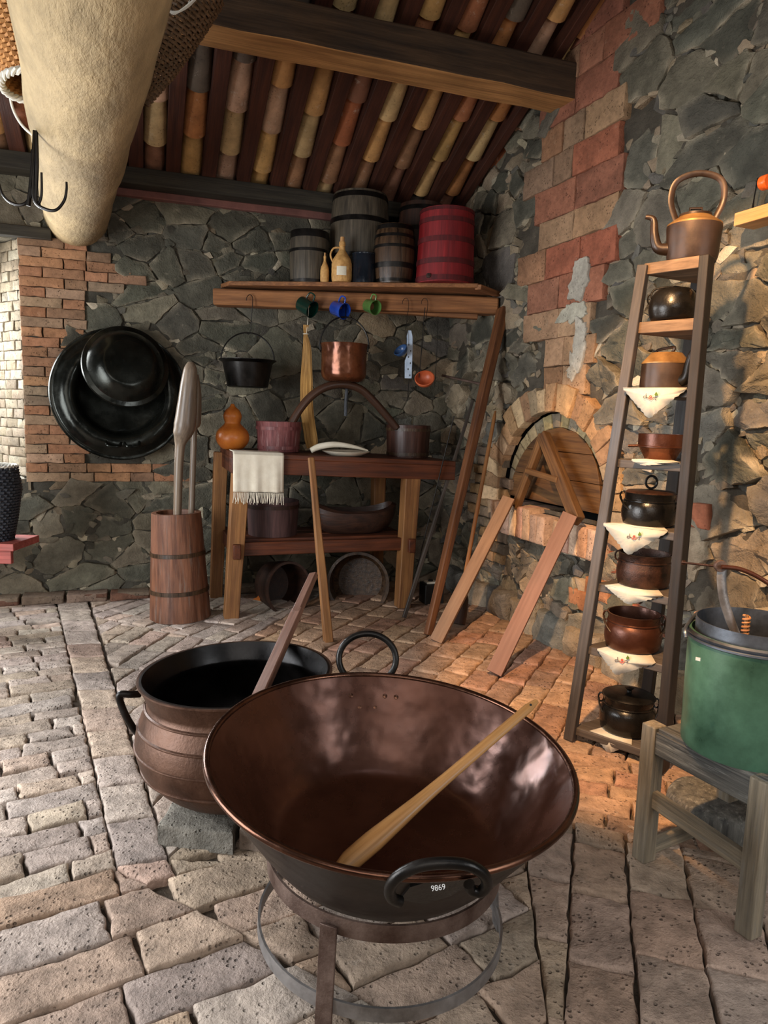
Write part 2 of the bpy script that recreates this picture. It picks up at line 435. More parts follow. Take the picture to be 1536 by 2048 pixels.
def chinks(acc, S, box, fr, sv, skip, pal, du=.075, dv=.045):
    A = np.array([(a, b*sv) for a, b in S]); C = seeds(box[0], box[2], box[1], box[3], du, dv, .25)
    for p in voronoi_near(C, box, 1.5):
        c = cent(p)
        if skip(c): continue
        d = np.sqrt(((A-np.array([c[0], c[1]*sv]))**2).sum(1)); d.sort()
        if d[1]-d[0] > .055: continue
        stone(acc, p, fr, h=random.uniform(-.03, .004), depth=.03, gap=.005, edge=.005, seg=.03, rough=.006, tilt=.35, relief=.006, bulge=.004, lite=True, col=pick(pal))
def voronoi_near(S, box, sv):
    A = np.array([(a, b*sv) for a, b in S]); cells = []; o = np.argsort(A[:, 1]); A = A[o]; ys = A[:, 1]; x0, y0, x1, y1 = box
    for i in range(len(A)):
        lo, hi = np.searchsorted(ys, ys[i]-.25), np.searchsorted(ys, ys[i]+.25)
        B = A[lo:hi]; d = ((B-A[i])**2).sum(1); idx = np.argsort(d)[1:14]
        p = [(x0, y0*sv), (x1, y0*sv), (x1, y1*sv), (x0, y1*sv)]
        for j in idx:
            dx, dy = B[j]-A[i]; mx, my = (B[j]+A[i])/2; p = clip_half(p, dx, dy, dx*mx+dy*my)
            if len(p) < 3: break
        if len(p) >= 3: cells.append([(a, b/sv) for a, b in p])
    return cells
def jit(c, s=.14, hue=.025):
    f = 1+random.uniform(-s, s); return tuple(max(0, x*f*(1+random.uniform(-hue, hue))) for x in c[:3])+(1,)
def pick(pal): return jit(srgb(random.choice(pal)))
def seeds(u0, u1, v0, v1, du, dv, drop=.22, big=None):
    S = []
    j = 0; v = v0
    while v < v1:
        u = u0+(du/2 if j % 2 else 0)
        while u < u1:
            if random.random() > (drop if not (big and big(u, v)) else .68): S.append((u+random.uniform(-.42, .42)*du, v+random.uniform(-.42, .42)*dv))
            u += du
        v += dv; j += 1
    return S
STONES = ['#5b584b', '#524f44', '#666153', '#6b6353', '#565348', '#716959', '#4c493f', '#615a4d']
CHINK = ['#8a806c', '#6f6859', '#a0937c', '#57534a', '#7a6c58', '#b3a68e']
WARM = ['#7c6f5f', '#8a7863', '#6e6558', '#94826b', '#5e5a52', '#68625a', '#9a866b']  # warm stone tones, lightened to carry lamp light on the lower right wall

# ---- right wall with brick chimney column and oven
OC = Vector((1.53, .85)); RO = .60
def in_open(u, v): return (math.hypot(u-OC.x, v-OC.y) < RO+.03 and v >= .80)
brickpx = [(1135, -60), (1275, -60), (1262, 180), (1255, 330), (1238, 480), (1192, 530), (1188, 720), (1150, 790), (1075, 770), (1080, 640), (1045, 540), (1065, 400), (1098, 300), (1105, 180), (1150, 90)]
BCOL = [uvr(x, y) for x, y in brickpx]
# the left flank of brick beside the oven
BFL = [uvr(x, y) for x, y in [(958, 880), (1000, 900), (1018, 1000), (1015, 1120), (955, 1130), (940, 1000)]]
def in_sill(u, v): return .92 < u < 2.2 and .60 < v < .83
fr_r = lambda u, v, h: rr(u, h, v)
UR0, UR1 = -.25, 4.3
def ztop_r(u):
    n = (BC+RD*u-BL).dot(WN); return ROOF(n)+.12
acc = G()
S = seeds(UR0, UR1, -.05, 4.8, .21, .115, .25, lambda u, v: (u > 2.0 and v > 2.45) or noise.noise(Vector((u*1.7, v*2.1, 8.3))) > .12)
ring_r = .77
for p in voronoi(S, (UR0, -.05, UR1, 4.9), 1.5):
    c = cent(p)
    if c[1] > ztop_r(c[0])+.1: continue
    if inside(c, BCOL) or inside(c, BFL) or in_sill(*c): continue
    if math.hypot(c[0]-OC.x, c[1]-OC.y) < ring_r+.02 and c[1] > .80: continue
    if in_open(*c): continue
    lowd = c[1] < 1.9
    ch = random.random()
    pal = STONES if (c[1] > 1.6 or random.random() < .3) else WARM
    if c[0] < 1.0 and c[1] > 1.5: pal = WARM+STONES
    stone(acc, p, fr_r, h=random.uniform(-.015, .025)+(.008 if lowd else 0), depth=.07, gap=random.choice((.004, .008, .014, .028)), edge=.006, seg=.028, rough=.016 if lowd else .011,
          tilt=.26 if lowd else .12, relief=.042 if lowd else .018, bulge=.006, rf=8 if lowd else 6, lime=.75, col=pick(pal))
def skr(c): return c[1] > ztop_r(c[0])+.1 or inside(c, BCOL) or inside(c, BFL) or in_sill(*c) or in_open(*c) or (math.hypot(c[0]-OC.x, c[1]-OC.y) < ring_r-.02 and c[1] > .8) or c[0] > 3.6
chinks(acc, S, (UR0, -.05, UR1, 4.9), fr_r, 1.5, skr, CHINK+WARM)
# footing stones at the base
for i in range(9):
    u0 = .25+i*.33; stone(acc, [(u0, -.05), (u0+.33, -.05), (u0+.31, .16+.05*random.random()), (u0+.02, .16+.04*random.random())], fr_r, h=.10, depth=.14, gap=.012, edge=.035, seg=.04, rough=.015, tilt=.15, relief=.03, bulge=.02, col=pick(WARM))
wr = acc.build('wall_right', 'stone', weld=False, ang=32); struct(wr)
# bricks of the column
acc = G()
us = [p[0] for p in BCOL]; vs_ = [p[1] for p in BCOL]
def brick_rows(acc, poly, fr, u0, u1, v0, v1, ch, lens, pal, **kw):
    v = v0; r = 0
    while v < v1:
        hgt = random.uniform(*ch); u = u0-random.random()*.3
        while u < u1:
            L = random.choice(lens)*random.uniform(.9, 1.1); q = [(u, v), (u+L, v), (u+L, v+hgt), (u, v+hgt)]
            c = cent(q)
            if poly is None or inside(c, poly) or sum(inside(t, poly) for t in q) >= 3:
                stone(acc, q, fr, col=pick(pal if not callable(pal) else pal(c)), **kw)
            u += L
        v += hgt; r += 1
def colpal(c):
    if c[1] > 3.3 or 2.62 < c[1] < 2.85 or 2.1 < c[1] < 2.25 : return ['#935f49', '#8a5845', '#9a6850', '#8f6a52']
    return ['#8d7159', '#9a7858', '#7f6450', '#a08062', '#8f6a4e', '#9a5c44']
brick_rows(acc, BCOL, fr_r, min(us), max(us), min(vs_), max(vs_), (.17, .21), (.22, .34, .42), colpal, h=.022, depth=.06, gap=.006, edge=.005, seg=.04, rough=.007, tilt=.03, relief=.006, bulge=.002)
brick_rows(acc, BFL, fr_r, min(p[0] for p in BFL), max(p[0] for p in BFL), min(p[1] for p in BFL), max(p[1] for p in BFL), (.07, .085), (.13, .2), ['#8a6f52', '#7a6652', '#94744f', '#6d5d4d'], h=.02, depth=.05, gap=.01, edge=.01, seg=.04, rough=.006, tilt=.08, relief=.006)
for (x, y, w_, h_) in ((1165, 560, .10, .10), (1150, 625, .16, .05), (1165, 690, .07, .14), (1150, 730, .05, .07)):
    u, v = uvr(x, y); stone(acc, [(u-w_, v-h_), (u+w_*.3, v-h_*1.2), (u+w_, v-h_*.6), (u+w_*.8, v+h_), (u-w_*.4, v+h_*1.1)], fr_r, h=.034, depth=.03, gap=.0, edge=.006, seg=.02, rough=.03, tilt=.02, relief=.01, col=jit(srgb('#a8a090')))
# scattered bricks in the right part
for (x, y) in ((1300, 1240), (1390, 1030), (1200, 1180), (1165, 1200), (1250, 1130)):
    u, v = uvr(x, y); stone(acc, [(u-.12, v-.07), (u+.12, v-.06), (u+.11, v+.07), (u-.12, v+.06)], fr_r, h=.03, depth=.07, gap=.01, edge=.012, seg=.04, tilt=.05, relief=.008, col=pick(['#9a5c44', '#a9714f']))
# outer arch ring
k = 25
for i in range(k):
    a0 = -12+204*i/k; a1 = -12+204*(i+1)/k
    rr0 = .60; rr1 = ring_r*random.uniform(.96, 1.05)
    q = [(OC.x+r*math.cos(math.radians(a)), OC.y+r*math.sin(math.radians(a))) for r, a in ((rr0, a0), (rr1, a0), (rr1, a1), (rr0, a1))]
    stone(acc, q, fr_r, h=.035+random.uniform(-.008, .012), depth=.07, gap=.005, edge=.005, seg=.04, rough=.006, tilt=.06, relief=.006, col=pick(['#a8835c', '#b08a63', '#937255', '#c0a07c', '#9a8468']))
for i in range(18):                                       # inner, recessed ring
    a0 = 0+180*i/18; a1 = a0+10
    q = [(OC.x+r*math.cos(math.radians(a)), OC.y+r*math.sin(math.radians(a))) for r, a in ((.50, a0), (.60, a0), (.60, a1), (.50, a1))]
    stone(acc, q, fr_r, h=-.05, depth=.06, gap=.008, edge=.006, seg=.04, rough=.003, tilt=.04, relief=.004, col=pick(['#8e7f5e', '#9c8a63', '#7d7260', '#a3906d']))
# sill bricks on edge
for i in range(14):
    u = .96+i*.085; v1 = .82-.03*(i > 5)
    if 8 <= i <= 8: continue
    stone(acc, [(u, .60), (u+.085, .60), (u+.085, v1), (u, v1)], fr_r, h=.10, depth=.28, gap=.006, edge=.01, seg=.04, rough=.004, tilt=.04, relief=.005, col=pick(['#b0917a', '#a48468', '#c0a58c', '#b5907a']))
struct(acc.build('trim_1', 'brickw', weld=False, ang=35))
# backing and niche
acc = G()
grid(acc, fr_r, UR0-.1, UR1+.1, -.1, 4.9, .035, -.022, .02, 9, skip=lambda u, v: in_open(u, v) or v > ztop_r(u)+.05, col=srgb('#4c453b'))
acc.add([rr(4.3, 0, -.1), rr(8.4, 0, -.1), rr(8.4, 0, 7.5), rr(4.3, 0, 7.5)], [(0, 1, 2, 3)], None, srgb('#4c4a44'))
acc.add([rr(.9, -.0, 0.85+.0), rr(.9, -.0, .85)], [])
struct(acc.build('trim_2', 'rubble', weld=False, ang=60))
acc = G()
prev = [rr(OC.x+RO*1.05*math.cos(math.radians(a)), .0, OC.y+RO*1.05*math.sin(math.radians(a))) for a in range(0, 181, 9)]
prev = [rr(OC.x+RO*1.05, 0, .79)]+prev+[rr(OC.x-RO*1.05, 0, .79)]
back = [p-RN*.5 for p in prev]; m = len(prev)
acc.add(prev+back, [(i, (i+1) % m, m+(i+1) % m, m+i) for i in range(m)]+[tuple(range(m, 2*m))])
struct(acc.build('trim_3', 'dark', weld=False))

# ---- back wall
acc = G(); accb = G(); accr = G()
fr_b = lambda u, v, h: rb(u, h, v)
UB0, UB1 = -1.75, 3.5
def in_win(u, v): return -1.35 < u < .04 and .86 < v < 2.5
def in_bw(u, v):
    e = .50+.10*math.sin(v*9)+.06*math.sin(v*23)+(.45 if v < .98 and v > .86 else 0)+(.12 if v > 2.25 else 0)
    return .03 < u < e and .86 < v < 2.5
S = seeds(UB0, UB1, -.05, 3.1, .22, .12, .22, lambda u, v: noise.noise(Vector((u*1.7, v*2.1, 3.3))) > .02)
for p in voronoi(S, (UB0, -.05, UB1, 3.15), 1.45):
    c = cent(p)
    if in_win(*c) or in_bw(*c) : continue
    if c[0] < 0 and .8 < c[1] < 2.55: continue
    pal = STONES
    if c[0] > 2.5: pal = STONES+WARM
    stone(acc, p, fr_b, h=random.uniform(-.012, .018), depth=.06, gap=random.choice((.004, .008, .014, .026)), edge=.006, seg=.028, rough=.012, tilt=.10, relief=.014, bulge=.005, rf=6, lime=.7, col=pick(pal))
chinks(acc, S, (UB0, -.05, UB1, 3.15), fr_b, 1.45, lambda c: in_win(*c) or in_bw(*c) or (c[0] < 0 and .8 < c[1] < 2.55) or c[0] < -.4, CHINK+STONES)
struct(acc.build('wall_back', 'stone', weld=False, ang=32))
v = .86; r = 0
while v < 2.46:
    h_ = .0665; u = .04; first = True
    while True:
        L = (.27 if (r % 2 == 0) == first else .15)*random.uniform(.9, 1.1)
        if not in_bw(u+L*.6, v+.03): break
        stone(accb, [(u, v), (u+L, v), (u+L, v+h_), (u, v+h_)], fr_b, h=.012+random.uniform(-.004, .006), depth=.04, gap=.006, edge=.004, seg=.03, rough=.006, tilt=.04, relief=.004, bulge=.002, col=pick(['#a07456', '#977054', '#8d6d55', '#a67c5a', '#84705c', '#9c7052', '#a1846a']))
        u += L; first = not first
    v += h_; r += 1
# splayed window jamb
JD = (WD*(-.22)+WN*(-.34)).normalized(); JN = Vector((-JD.y, JD.x, 0))
if JN.dot(WN) < 0: JN = -JN
fr_j = lambda u, v, h: rb(.045, .012, v)+JD*u+JN*h
v = .90; r = 0
while v < 2.46:
    u = 0; first = True
    while u < .40:
        L = (.17 if (r % 2 == 0) == first else .10)*random.uniform(.9, 1.1)
        stone(accb, [(u, v), (u+L, v), (u+L, v+.0665), (u, v+.0665)], fr_j, h=random.uniform(-.004, .004), depth=.04, gap=.005, edge=.004, seg=.03, rough=.005, tilt=.06, relief=.006, col=pick(['#948670', '#8b7d68', '#9d917c', '#84755f']))
        u += L; first = not first
    v += .0665; r += 1
struct(accb.build('trim_4', 'brickw', weld=False, ang=35))
grid(accr, fr_b, UB0-.05, UB1, -.1, 3.2, .035, -.02, .02, 9, skip=lambda u, v: in_win(u, v), col=srgb('#4a463d'))
accr.add([fr_j(-.01, .8, -.02), fr_j(.45, .8, -.02), fr_j(.45, 2.55, -.02), fr_j(-.01, 2.55, -.02)], [(0, 1, 2, 3)], None, srgb('#7a6c58'))
accr.add([rb(-1.35, -.02, .8), rb(-1.35, -.4, .8), rb(-1.35, -.4, 2.55), rb(-1.35, -.02, 2.55)], [(0, 1, 2, 3)], None, srgb('#7a6c58'))
accr.add([rb(-1.4, .0, .88), rb(.07, .0, .88), rb(.0, -.45, .95), rb(-1.4, -.45, .95)], [(0, 1, 2, 3)], None, srgb('#a09a8c'))
accr.add([rb(-1.4, .0, 2.5), rb(.07, .0, 2.5), rb(.0, -.45, 2.5), rb(-1.4, -.45, 2.5)], [(0, 1, 2, 3)], None, srgb('#6a6252'))
struct(accr.build('trim_5', 'rubble', weld=False, ang=60))
acc = G(); acc.box(rb(-.62, .03, 2.535), (1.75, .08, .07), WD, WN, Z3); struct(acc.build('trim_6', 'plate', bevel=.005))
# window frame + pane
fu = (plane(7, 800, rb(0, -.37, 0), WN)-BL).dot(WD)
acc = G()
for uu in (fu-.01, -.62, -1.3): acc.box(rb(uu, -.38, 1.7), (.06, .05, 1.66), WD, WN, Z3, 2)
for zz in (.92, 1.7, 2.47): acc.box(rb(-.7, -.38, zz), (1.3, .05, .06), WD, WN, Z3)
win = struct(acc.build('window_1', 'fram', bevel=.003))
acc = G(); acc.box(rb(-.7, -.385, 1.7), (1.2, .006, 1.5), WD, WN, Z3); acc.build('pane', 'glass', win)

# ---- unseen sides of the room
def quad(name, pts, mat, col):
    a = G(); a.add(pts, [tuple(range(len(pts)))], None, srgb(col)); return struct(a.build(name, mat, weld=False))
# left wall u=-1.8, doorway n 2.2..4.4 left open to daylight
def lw(n, z): return rb(-1.78, n, z)
a = G()
for n0, n1, z0, z1 in ((-.5, 2.0, -.1, 7), (2.0, 4.2, 2.3, 7), (4.2, 8, -.1, 7)): a.add([lw(n0, z0), lw(n1, z0), lw(n1, z1), lw(n0, z1)], [(0, 1, 2, 3)], None, srgb('#4c4a44'))
struct(a.build('wall_left', 'rubble', weld=False))
quad('wall_front', [rb(-1.8, 7.6, -.1), rb(4.5, 7.6, -.1), rb(4.5, 7.6, 7), rb(-1.8, 7.6, 7)], 'rubble', '#4c4a44')

# ------------------------------------------------------------------ floor
acc = G()
fl = lambda x, y, h: Vector((x, y, h))
def W2(x, y): p = on_level(x, y); return (p.x, p.y)
FB = ['#aa9a8e', '#b0a092', '#a4958a', '#b4a498', '#a89788', '#ae9a88', '#b29c8c']
FC = ['#a18b78', '#a8917c', '#998574', '#ab9682', '#a08672', '#a8907e', '#9d8c80']
FO = ['#9c7e66', '#a48468', '#957862', '#a8876c', '#9a7560', '#8f7360']
def hull(P):
    P = sorted(set(tuple(p) for p in P)); 
    def half(Q):
        h = []
        for p in Q:
            while len(h) > 1 and (h[-1][0]-h[-2][0])*(p[1]-h[-2][1])-(h[-1][1]-h[-2][1])*(p[0]-h[-2][0]) <= 0: h.pop()
            h.append(p)
        return h[:-1]
    return half(P)+half(P[::-1])
def rows(region, ang, ch, lens, pal, **kw):
    a = math.radians(ang); ca, sa = math.cos(a), math.sin(a)
    q = [(x*ca+y*sa, -x*sa+y*ca) for x, y in region]
    u0, u1 = min(p[0] for p in q)-.4, max(p[0] for p in q); v0, v1 = min(p[1] for p in q), max(p[1] for p in q)
    v = v0; r = 0
    rg = hull(region)
    while v < v1:
        H = ch[r % len(ch)]*random.uniform(.93, 1.07); u = u0+random.random()*.3; ls = lens[r % len(lens)]
        while u < u1:
            L = ls*random.uniform(.88, 1.12)
            p = [(u, v), (u+L, v), (u+L, v+H), (u, v+H)]; p = [(x*ca-y*sa, x*sa+y*ca) for x, y in p]
            p = clip_poly(p, rg)
            if len(p) >= 3 and abs(area2(p)) > .0035: stone(acc, p, fl, col=pick(pal), h=random.uniform(-.006, .006), **kw)
            u += L
        v += H; r += 1
fk = dict(depth=.05, gap=.009, edge=.008, seg=.026, rough=.010, tilt=.03, relief=.006, bulge=.001, rf=7)
sl0, sl1 = W2(120, 1232), W2(232, 1735); sr0, sr1 = W2(190, 1232), W2(335, 1715)
d0 = (Vector(sl0)-Vector(sl1)).normalized()
cW = Vector(sl1); cE = Vector((.52, 2.62)); ca30 = Vector((math.cos(math.radians(31)), math.sin(math.radians(31))))
# A : rows left of the strip
A0 = tuple(Vector(sl0)+d0*.9); A1 = sl1; A2 = tuple(Vector(sl1)-ca30*3.2)
rows([A1, A0, (-5.2, 6.2), (-5.2, -.5), A2], 30.5, (.115, .115), (.34, .19), FB, **fk)
# strip
P = [Vector(sl1), Vector(sr1), Vector(sr0)+d0*.9, Vector(sl0)+d0*.9]
n = 15
for i in range(n):
    a, b = i/n, (i+1)/n
    q = [tuple(P[0].lerp(P[3], a)), tuple(P[1].lerp(P[2], a)), tuple(P[1].lerp(P[2], b)), tuple(P[0].lerp(P[3], b))]
    stone(acc, q, fl, col=pick(FB), h=.004, **fk)
# C : long bricks near the camera, running at 31 degrees
c_r0, c_r1 = W2(1052, 1720), W2(1120, 2200)
m0 = Vector(sl1)+ca30*.0
Cpoly = [tuple(m0-ca30*3.0), (-3.2, -1.5), (c_r1[0], -1.5), c_r1, c_r0, tuple(Vector(sr1)+ca30*.55), sr1, sl1]
# (convex pieces)
rows([tuple(m0-ca30*3.0), (-3.2, -1.6), (c_r1[0]-.02, -1.6), c_r1, sl1], 31, (.165,), (.38, .34), FC+FB[:2], **fk)
rows([sl1, c_r1, c_r0, sr1], 31, (.165, .15), (.36, .3), FC, **fk)
# between strip, pot and bowl
e0 = W2(1010, 1500); 
rows([sr1, c_r0, e0, W2(640, 1440)], 31, (.17,), (.26, .3), FC, **fk)
rows([sr1, W2(640, 1440), W2(470, 1290), sr0], 80, (.125,), (.30,), FB, **fk)
# D2 : long axis away from the camera, right foreground
f0 = W2(1125, 1640); f1 = W2(1700, 1760)
rows([c_r1, (3.6, -1.6), (3.6, f1[1]), f1, f0, c_r0], 74, (.175, .175), (.27,), FC, **fk)
rows([c_r1, (c_r1[0], -1.6), (3.6, -1.6)], 74, (.17,), (.27,), FC, **fk)
# D1
g0 = W2(1105, 1495); g1 = W2(1560, 1570)
rows([f0, f1, g1, g0], -17, (.12,), (.30, .22), FO, **fk)
rows([c_r0, f0, g0, e0], -17, (.12,), (.30, .22), FO, **fk)
rows([f1, (3.6, f1[1]), (3.6, g1[1]), g1], -17, (.12,), (.30, .22), FO, **fk)
# E : behind bowl up to the corner
h0 = W2(470, 1290); h1 = W2(640, 1440)
rows([e0, g0, (2.2, g0[1]+.25), (1.0, 6.3), (-.2, 6.2), h0, h1], 65, (.15,), (.30, .26), FO, **fk)
rows([g0, g1, (3.6, g1[1]), (2.4, 3.6)], 65, (.15,), (.30,), FO, **fk)
# B : diagonal bricks by the mortar
rows([h0, sr0, tuple(Vector(sr0)+d0*.9), (-.7, 6.2), (-.2, 6.2)], 68, (.12,), (.31,), FB, **fk)
struct(acc.build('floor', 'brickf', weld=False, ang=40))
acc = G(); grid(acc, fl, -6, 4.5, -3, 7, .08, -.028, .012, 6, col=srgb('#4e443a')); struct(acc.build('trim_7', 'soil', weld=False))
# kerb bricks at the foot of the back wall
acc = G()
for i in range(7):
    u = -.3+i*.29; stone(acc, [(u, 0), (u+.28, 0), (u+.28, .05+.02*random.random()), (u, .05+.02*random.random())], lambda a, b, h: rb(a, .10+h, b), h=.03, depth=.14, gap=.01, edge=.012, seg=.04, tilt=.1, relief=.008, col=pick(['#6d5c50', '#7a6858', '#6a4a3c']))
for i in range(7):
    u = -.3+i*.29; acc.box(rb(u+.14, .06, .045), (.27, .14, .03), WD, WN, Z3, col=pick(['#6d5c50', '#7a6858', '#6a4a3c']))
struct(acc.build('baseboard_back', 'brickw', weld=False, bevel=.006))

# ------------------------------------------------------------------ roof
SL = Vector((0, 0, 0)); SLd = (WN+Z3*.424).normalized(); RNrm = WD.cross(SLd).normalized()
if RNrm.z < 0: RNrm = -RNrm
def rf_(u, s, h): return rb(u, 0, ROOF(0))+SLd*s+RNrm*h
acc = G()
TC = ['#a86f42', '#b08250', '#966040', '#b88f58', '#8a6448', '#c29a64', '#7c5440', '#a8846a', '#9a5c3c', '#54483e', '#b39468']
cols = [.92+.2385*k for k in range(-11, 11)]
for ci, u in enumerate(cols):
    s = -.12+random.random()*.3
    while s < 5.2:
        c = pick(TC)
        L = .44; vs = []; lc = []; n = 10; m = 4; oo = random.random()*30
        for i in range(m+1):
            q = i/m; r = .082-.020*q; hh = .085+.026*q
            for j in range(n+1):
                th = PI+PI*j/n; rr_ = r
                vs.append(rf_(u+rr_*math.cos(th), s+L*q, hh+rr_*math.sin(th)))
                lc.append((q*L+oo, rr_*math.cos(th), rr_*math.sin(th)+oo))
        fs = [(i*(n+1)+j, i*(n+1)+j+1, (i+1)*(n+1)+j+1, (i+1)*(n+1)+j) for i in range(m) for j in range(n)]
        # end lip thickness
        k0 = len(vs)
        for j in range(n+1):
            th = PI+PI*j/n; vs.append(rf_(u+.064*math.cos(th), s, .085+.064*math.sin(th))); lc.append((oo, .05, j*.01))
        fs += [(j, j+1, k0+j+1, k0+j) for j in range(n)]
        acc.add(vs, fs, lc, c)
        s += .37
# covering tiles over the rafters; here and there they leave a slit of sky
for ci in range(len(cols)-1):
    um = (cols[ci]+cols[ci+1])/2
    s = -.3
    while s < 5.3:
        off = random.uniform(-.004, .004); w = .075
        if 11 < ci < 20 and random.random() < .55: off = -.028; w = .060
        if ci < 12 and random.random() < .08: off = -.02; w = .066
        n = 8; vs = []; lc = []
        for i in range(2):
            for j in range(n+1):
                th = PI*j/n; vs.append(rf_(um+off+w*math.cos(th)*(1-.1*i), s+.44*i, .088+.012*i+.07*math.sin(th))); lc.append((s+.44*i, j*.02, ci))
        acc.add(vs, [(j, j+1, n+2+j, n+1+j) for j in range(n)], lc, pick(['#6a4030', '#5c3c2e']))
        s += .40
struct(acc.build('ceiling', 'tile', weld=False, ang=50))
ords = ['first', 'second', 'third', 'fourth', 'fifth', 'sixth', 'seventh', 'eighth', 'ninth', 'tenth', 'eleventh', 'twelfth', 'thirteenth']
vis = list(range(len(cols)-2))[::-1]
for q, ci in enumerate(vis):
    um = (cols[ci]+cols[ci+1])/2
    if q > 12 and q < 20 and (q - 12) > 3: continue
    a = G(); a.plank(rf_(um, -.1, .035), rf_(um, 5.0, .035), .095, .085, WD, 10, .004)
    o = a.build('rafter', 'rafter', bevel=.004, loc=rf_(um, -.1, .035))
    if q < 13: tag(o, 'dark red-brown sloping roof rafter, %s counted leftward from the right stone wall' % ords[q], 'rafter', 'rafters under the clay roof tiles')
    else: tag(o, 'dark red-brown sloping roof rafter left of the pale log, number %d from the right wall' % (q+1), 'rafter', 'rafters under the clay roof tiles')
# last rafter lying against right wall
a = G(); a.plank(rf_(3.17, -.1, .035), rf_(3.25, 5.0, .035), .06, .09, WD, 6, .004); o = a.build('rafter', 'rafter', bevel=.004, loc=rf_(3.17, -.1, .035))
tag(o, 'narrow dark rafter lying tight against the right stone wall under the roof edge', 'rafter', 'rafters under the clay roof tiles')
# main purlin beam
zb_ = 3.30
nfr, nbk = ((on_level(700, 105, zb_)-BL).dot(WN), (on_level(700, 150, zb_)-BL).dot(WN))
a = G(); a.plank(rb(-1.7, (nfr+nbk)/2, zb_+.10), rb(3.30, (nfr+nbk)/2, zb_+.10), nfr-nbk, .20, WN, 20, .010)
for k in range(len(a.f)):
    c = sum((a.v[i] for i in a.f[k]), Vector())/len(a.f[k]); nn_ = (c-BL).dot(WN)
    if nn_ > nfr-.03 and len(a.f[k]) == 4: a.mi[k] = 1  # front face takes the wood with shade painted in
tag(a.build('ceiling_beam', ['beam', 'shaded'], bevel=.010, loc=rb(0, nfr, zb_)), 'thick squared timber beam crossing under the tiled roof, front darkened as in shade, lower face lightened as by bounced light', 'beam')
# wall plate
a = G(); a.plank(rb(-1.7, .09, 2.945), rb(3.2, .09, 2.945), .18, .11, WN, 16, .004)
tag(a.build('wall_plate', 'plate', bevel=.006, loc=rb(0, .09, 2.945)), 'soot-dark timber lying along the top of the back stone wall', 'beam')
a = G(); a.plank(rb(.35, .03, 2.865), rb(2.3, .03, 2.865), .06, .05, WN, 10, .006); struct(a.build('trim_8', 'plaster', bevel=.006))

# ------------------------------------------------------------------ log
a = G()
E0 = on_back(152, 432, -.02); pL = at_depth(177, -40, 2.15)
dirL = (pL-E0); far = E0+dirL*1.6
pts = []; rs = []
for i in range(22):
    t = i/21*1.6; p = E0+dirL*t; pts.append(p+noise.noise_vector(p*2)*.01); rs.append(.205+.012*t)
a.tube(pts, rs, 28)
for i, v in enumerate(a.v):
    c = pts[min(i//28, 21)]; dd = (v-c); a.v[i] = c+dd*(1+.05*noise.noise(v*3.1)+.02*noise.noise(v*11))
a.c = [srgb('#a08a66')]*len(a.v); a.lc = [(x*.35, y, z) for x, y, z in a.lc]
tag(a.build('log_beam', 'log', loc=E0), 'huge pale peeled log running overhead from the back wall, top left', 'log')

# ------------------------------------------------------------------ wall shelf
L0 = on_back(425, 576, .12); zbm = L0.z; L1 = on_level(985, 594, zbm)
BMD = (L1-L0).normalized(); BMN = Vector((BMD.y, -BMD.x, 0))
def on_beam(x, y, off=0.0): return plane(x, y, L0+BMN*off, BMN)
bh = L0.z-on_beam(425, 606).z
sh = thing('wall_shelf', 'long rustic wall shelf of pale board on an orange-brown squared beam under the barrels', 'shelf', L0)
a = G(); a.plank(L0-BMN*.07+Z3*(-.058), L1-BMN*.07+Z3*(-.058)+BMD*.05, .14, .118, BMN, 14, .006); a.build('front_beam', 'shelf', sh, bevel=.012)
a = G(); a.plank(on_beam(650, 612, -.10), on_beam(955, 632, -.10), .06, .05, BMN, 8, .006); a.build('under_strip', 'shelf', sh, bevel=.006)
zt = zbm+.035
sa, sb, sc_ = on_level(458, 566, zt), on_level(956, 571, zt), on_level(1019, 595, zt)
sd = rb(2.95, -.0, zt); se = rb((sa-BL).dot(WD)-.05, -.0, zt)
a = G(); poly = [(p-sa) for p in (sa, sb, sc_, rb(3.25, .0, zt), se)]
a.prism([(p.dot(WD), p.dot(WN)) for p in poly], .03, sa, WD, WN); a.build('shelf_board', 'shelf', sh, bevel=.004, label=None) if False else a.build('shelf_board', 'shelf', sh, bevel=.004)
a = G(); a.plank(sb+Z3*(-.01), sc_+Z3*(-.01)+(sc_-sb)*.1, .05, .035, None, 4, .003); a.build('edge_board', 'shelf', sh, bevel=.004)
# long square prop leaning under the shelf corner
pt = on_beam(1006, 618, .03); pb = on_level(856, 1272, .0)
a = G(); a.plank(pb+Z3*.005, pt, .05, .045, RD, 12, .003, .085, .06)
tag(a.build('prop_post', 'postw', bevel=.006, loc=pb), 'long squared red-brown post slanting from the floor up to the right corner of the shelf', 'post')

def on_shelf(x, back):
    d = ray(x, 566); d = Vector((d.x, d.y, 0)).normalized()
    nn = Vector(((sb-sa).y, -(sb-sa).x, 0)).normalized()
    t = ((sa-CAM).dot(nn))/d.dot(nn); p = Vector((CAM.x, CAM.y, 0))+d*(t+back); p.z = zt+.016; return p
def zpx(x, y, P): return at_depth(x, y, P.y).z

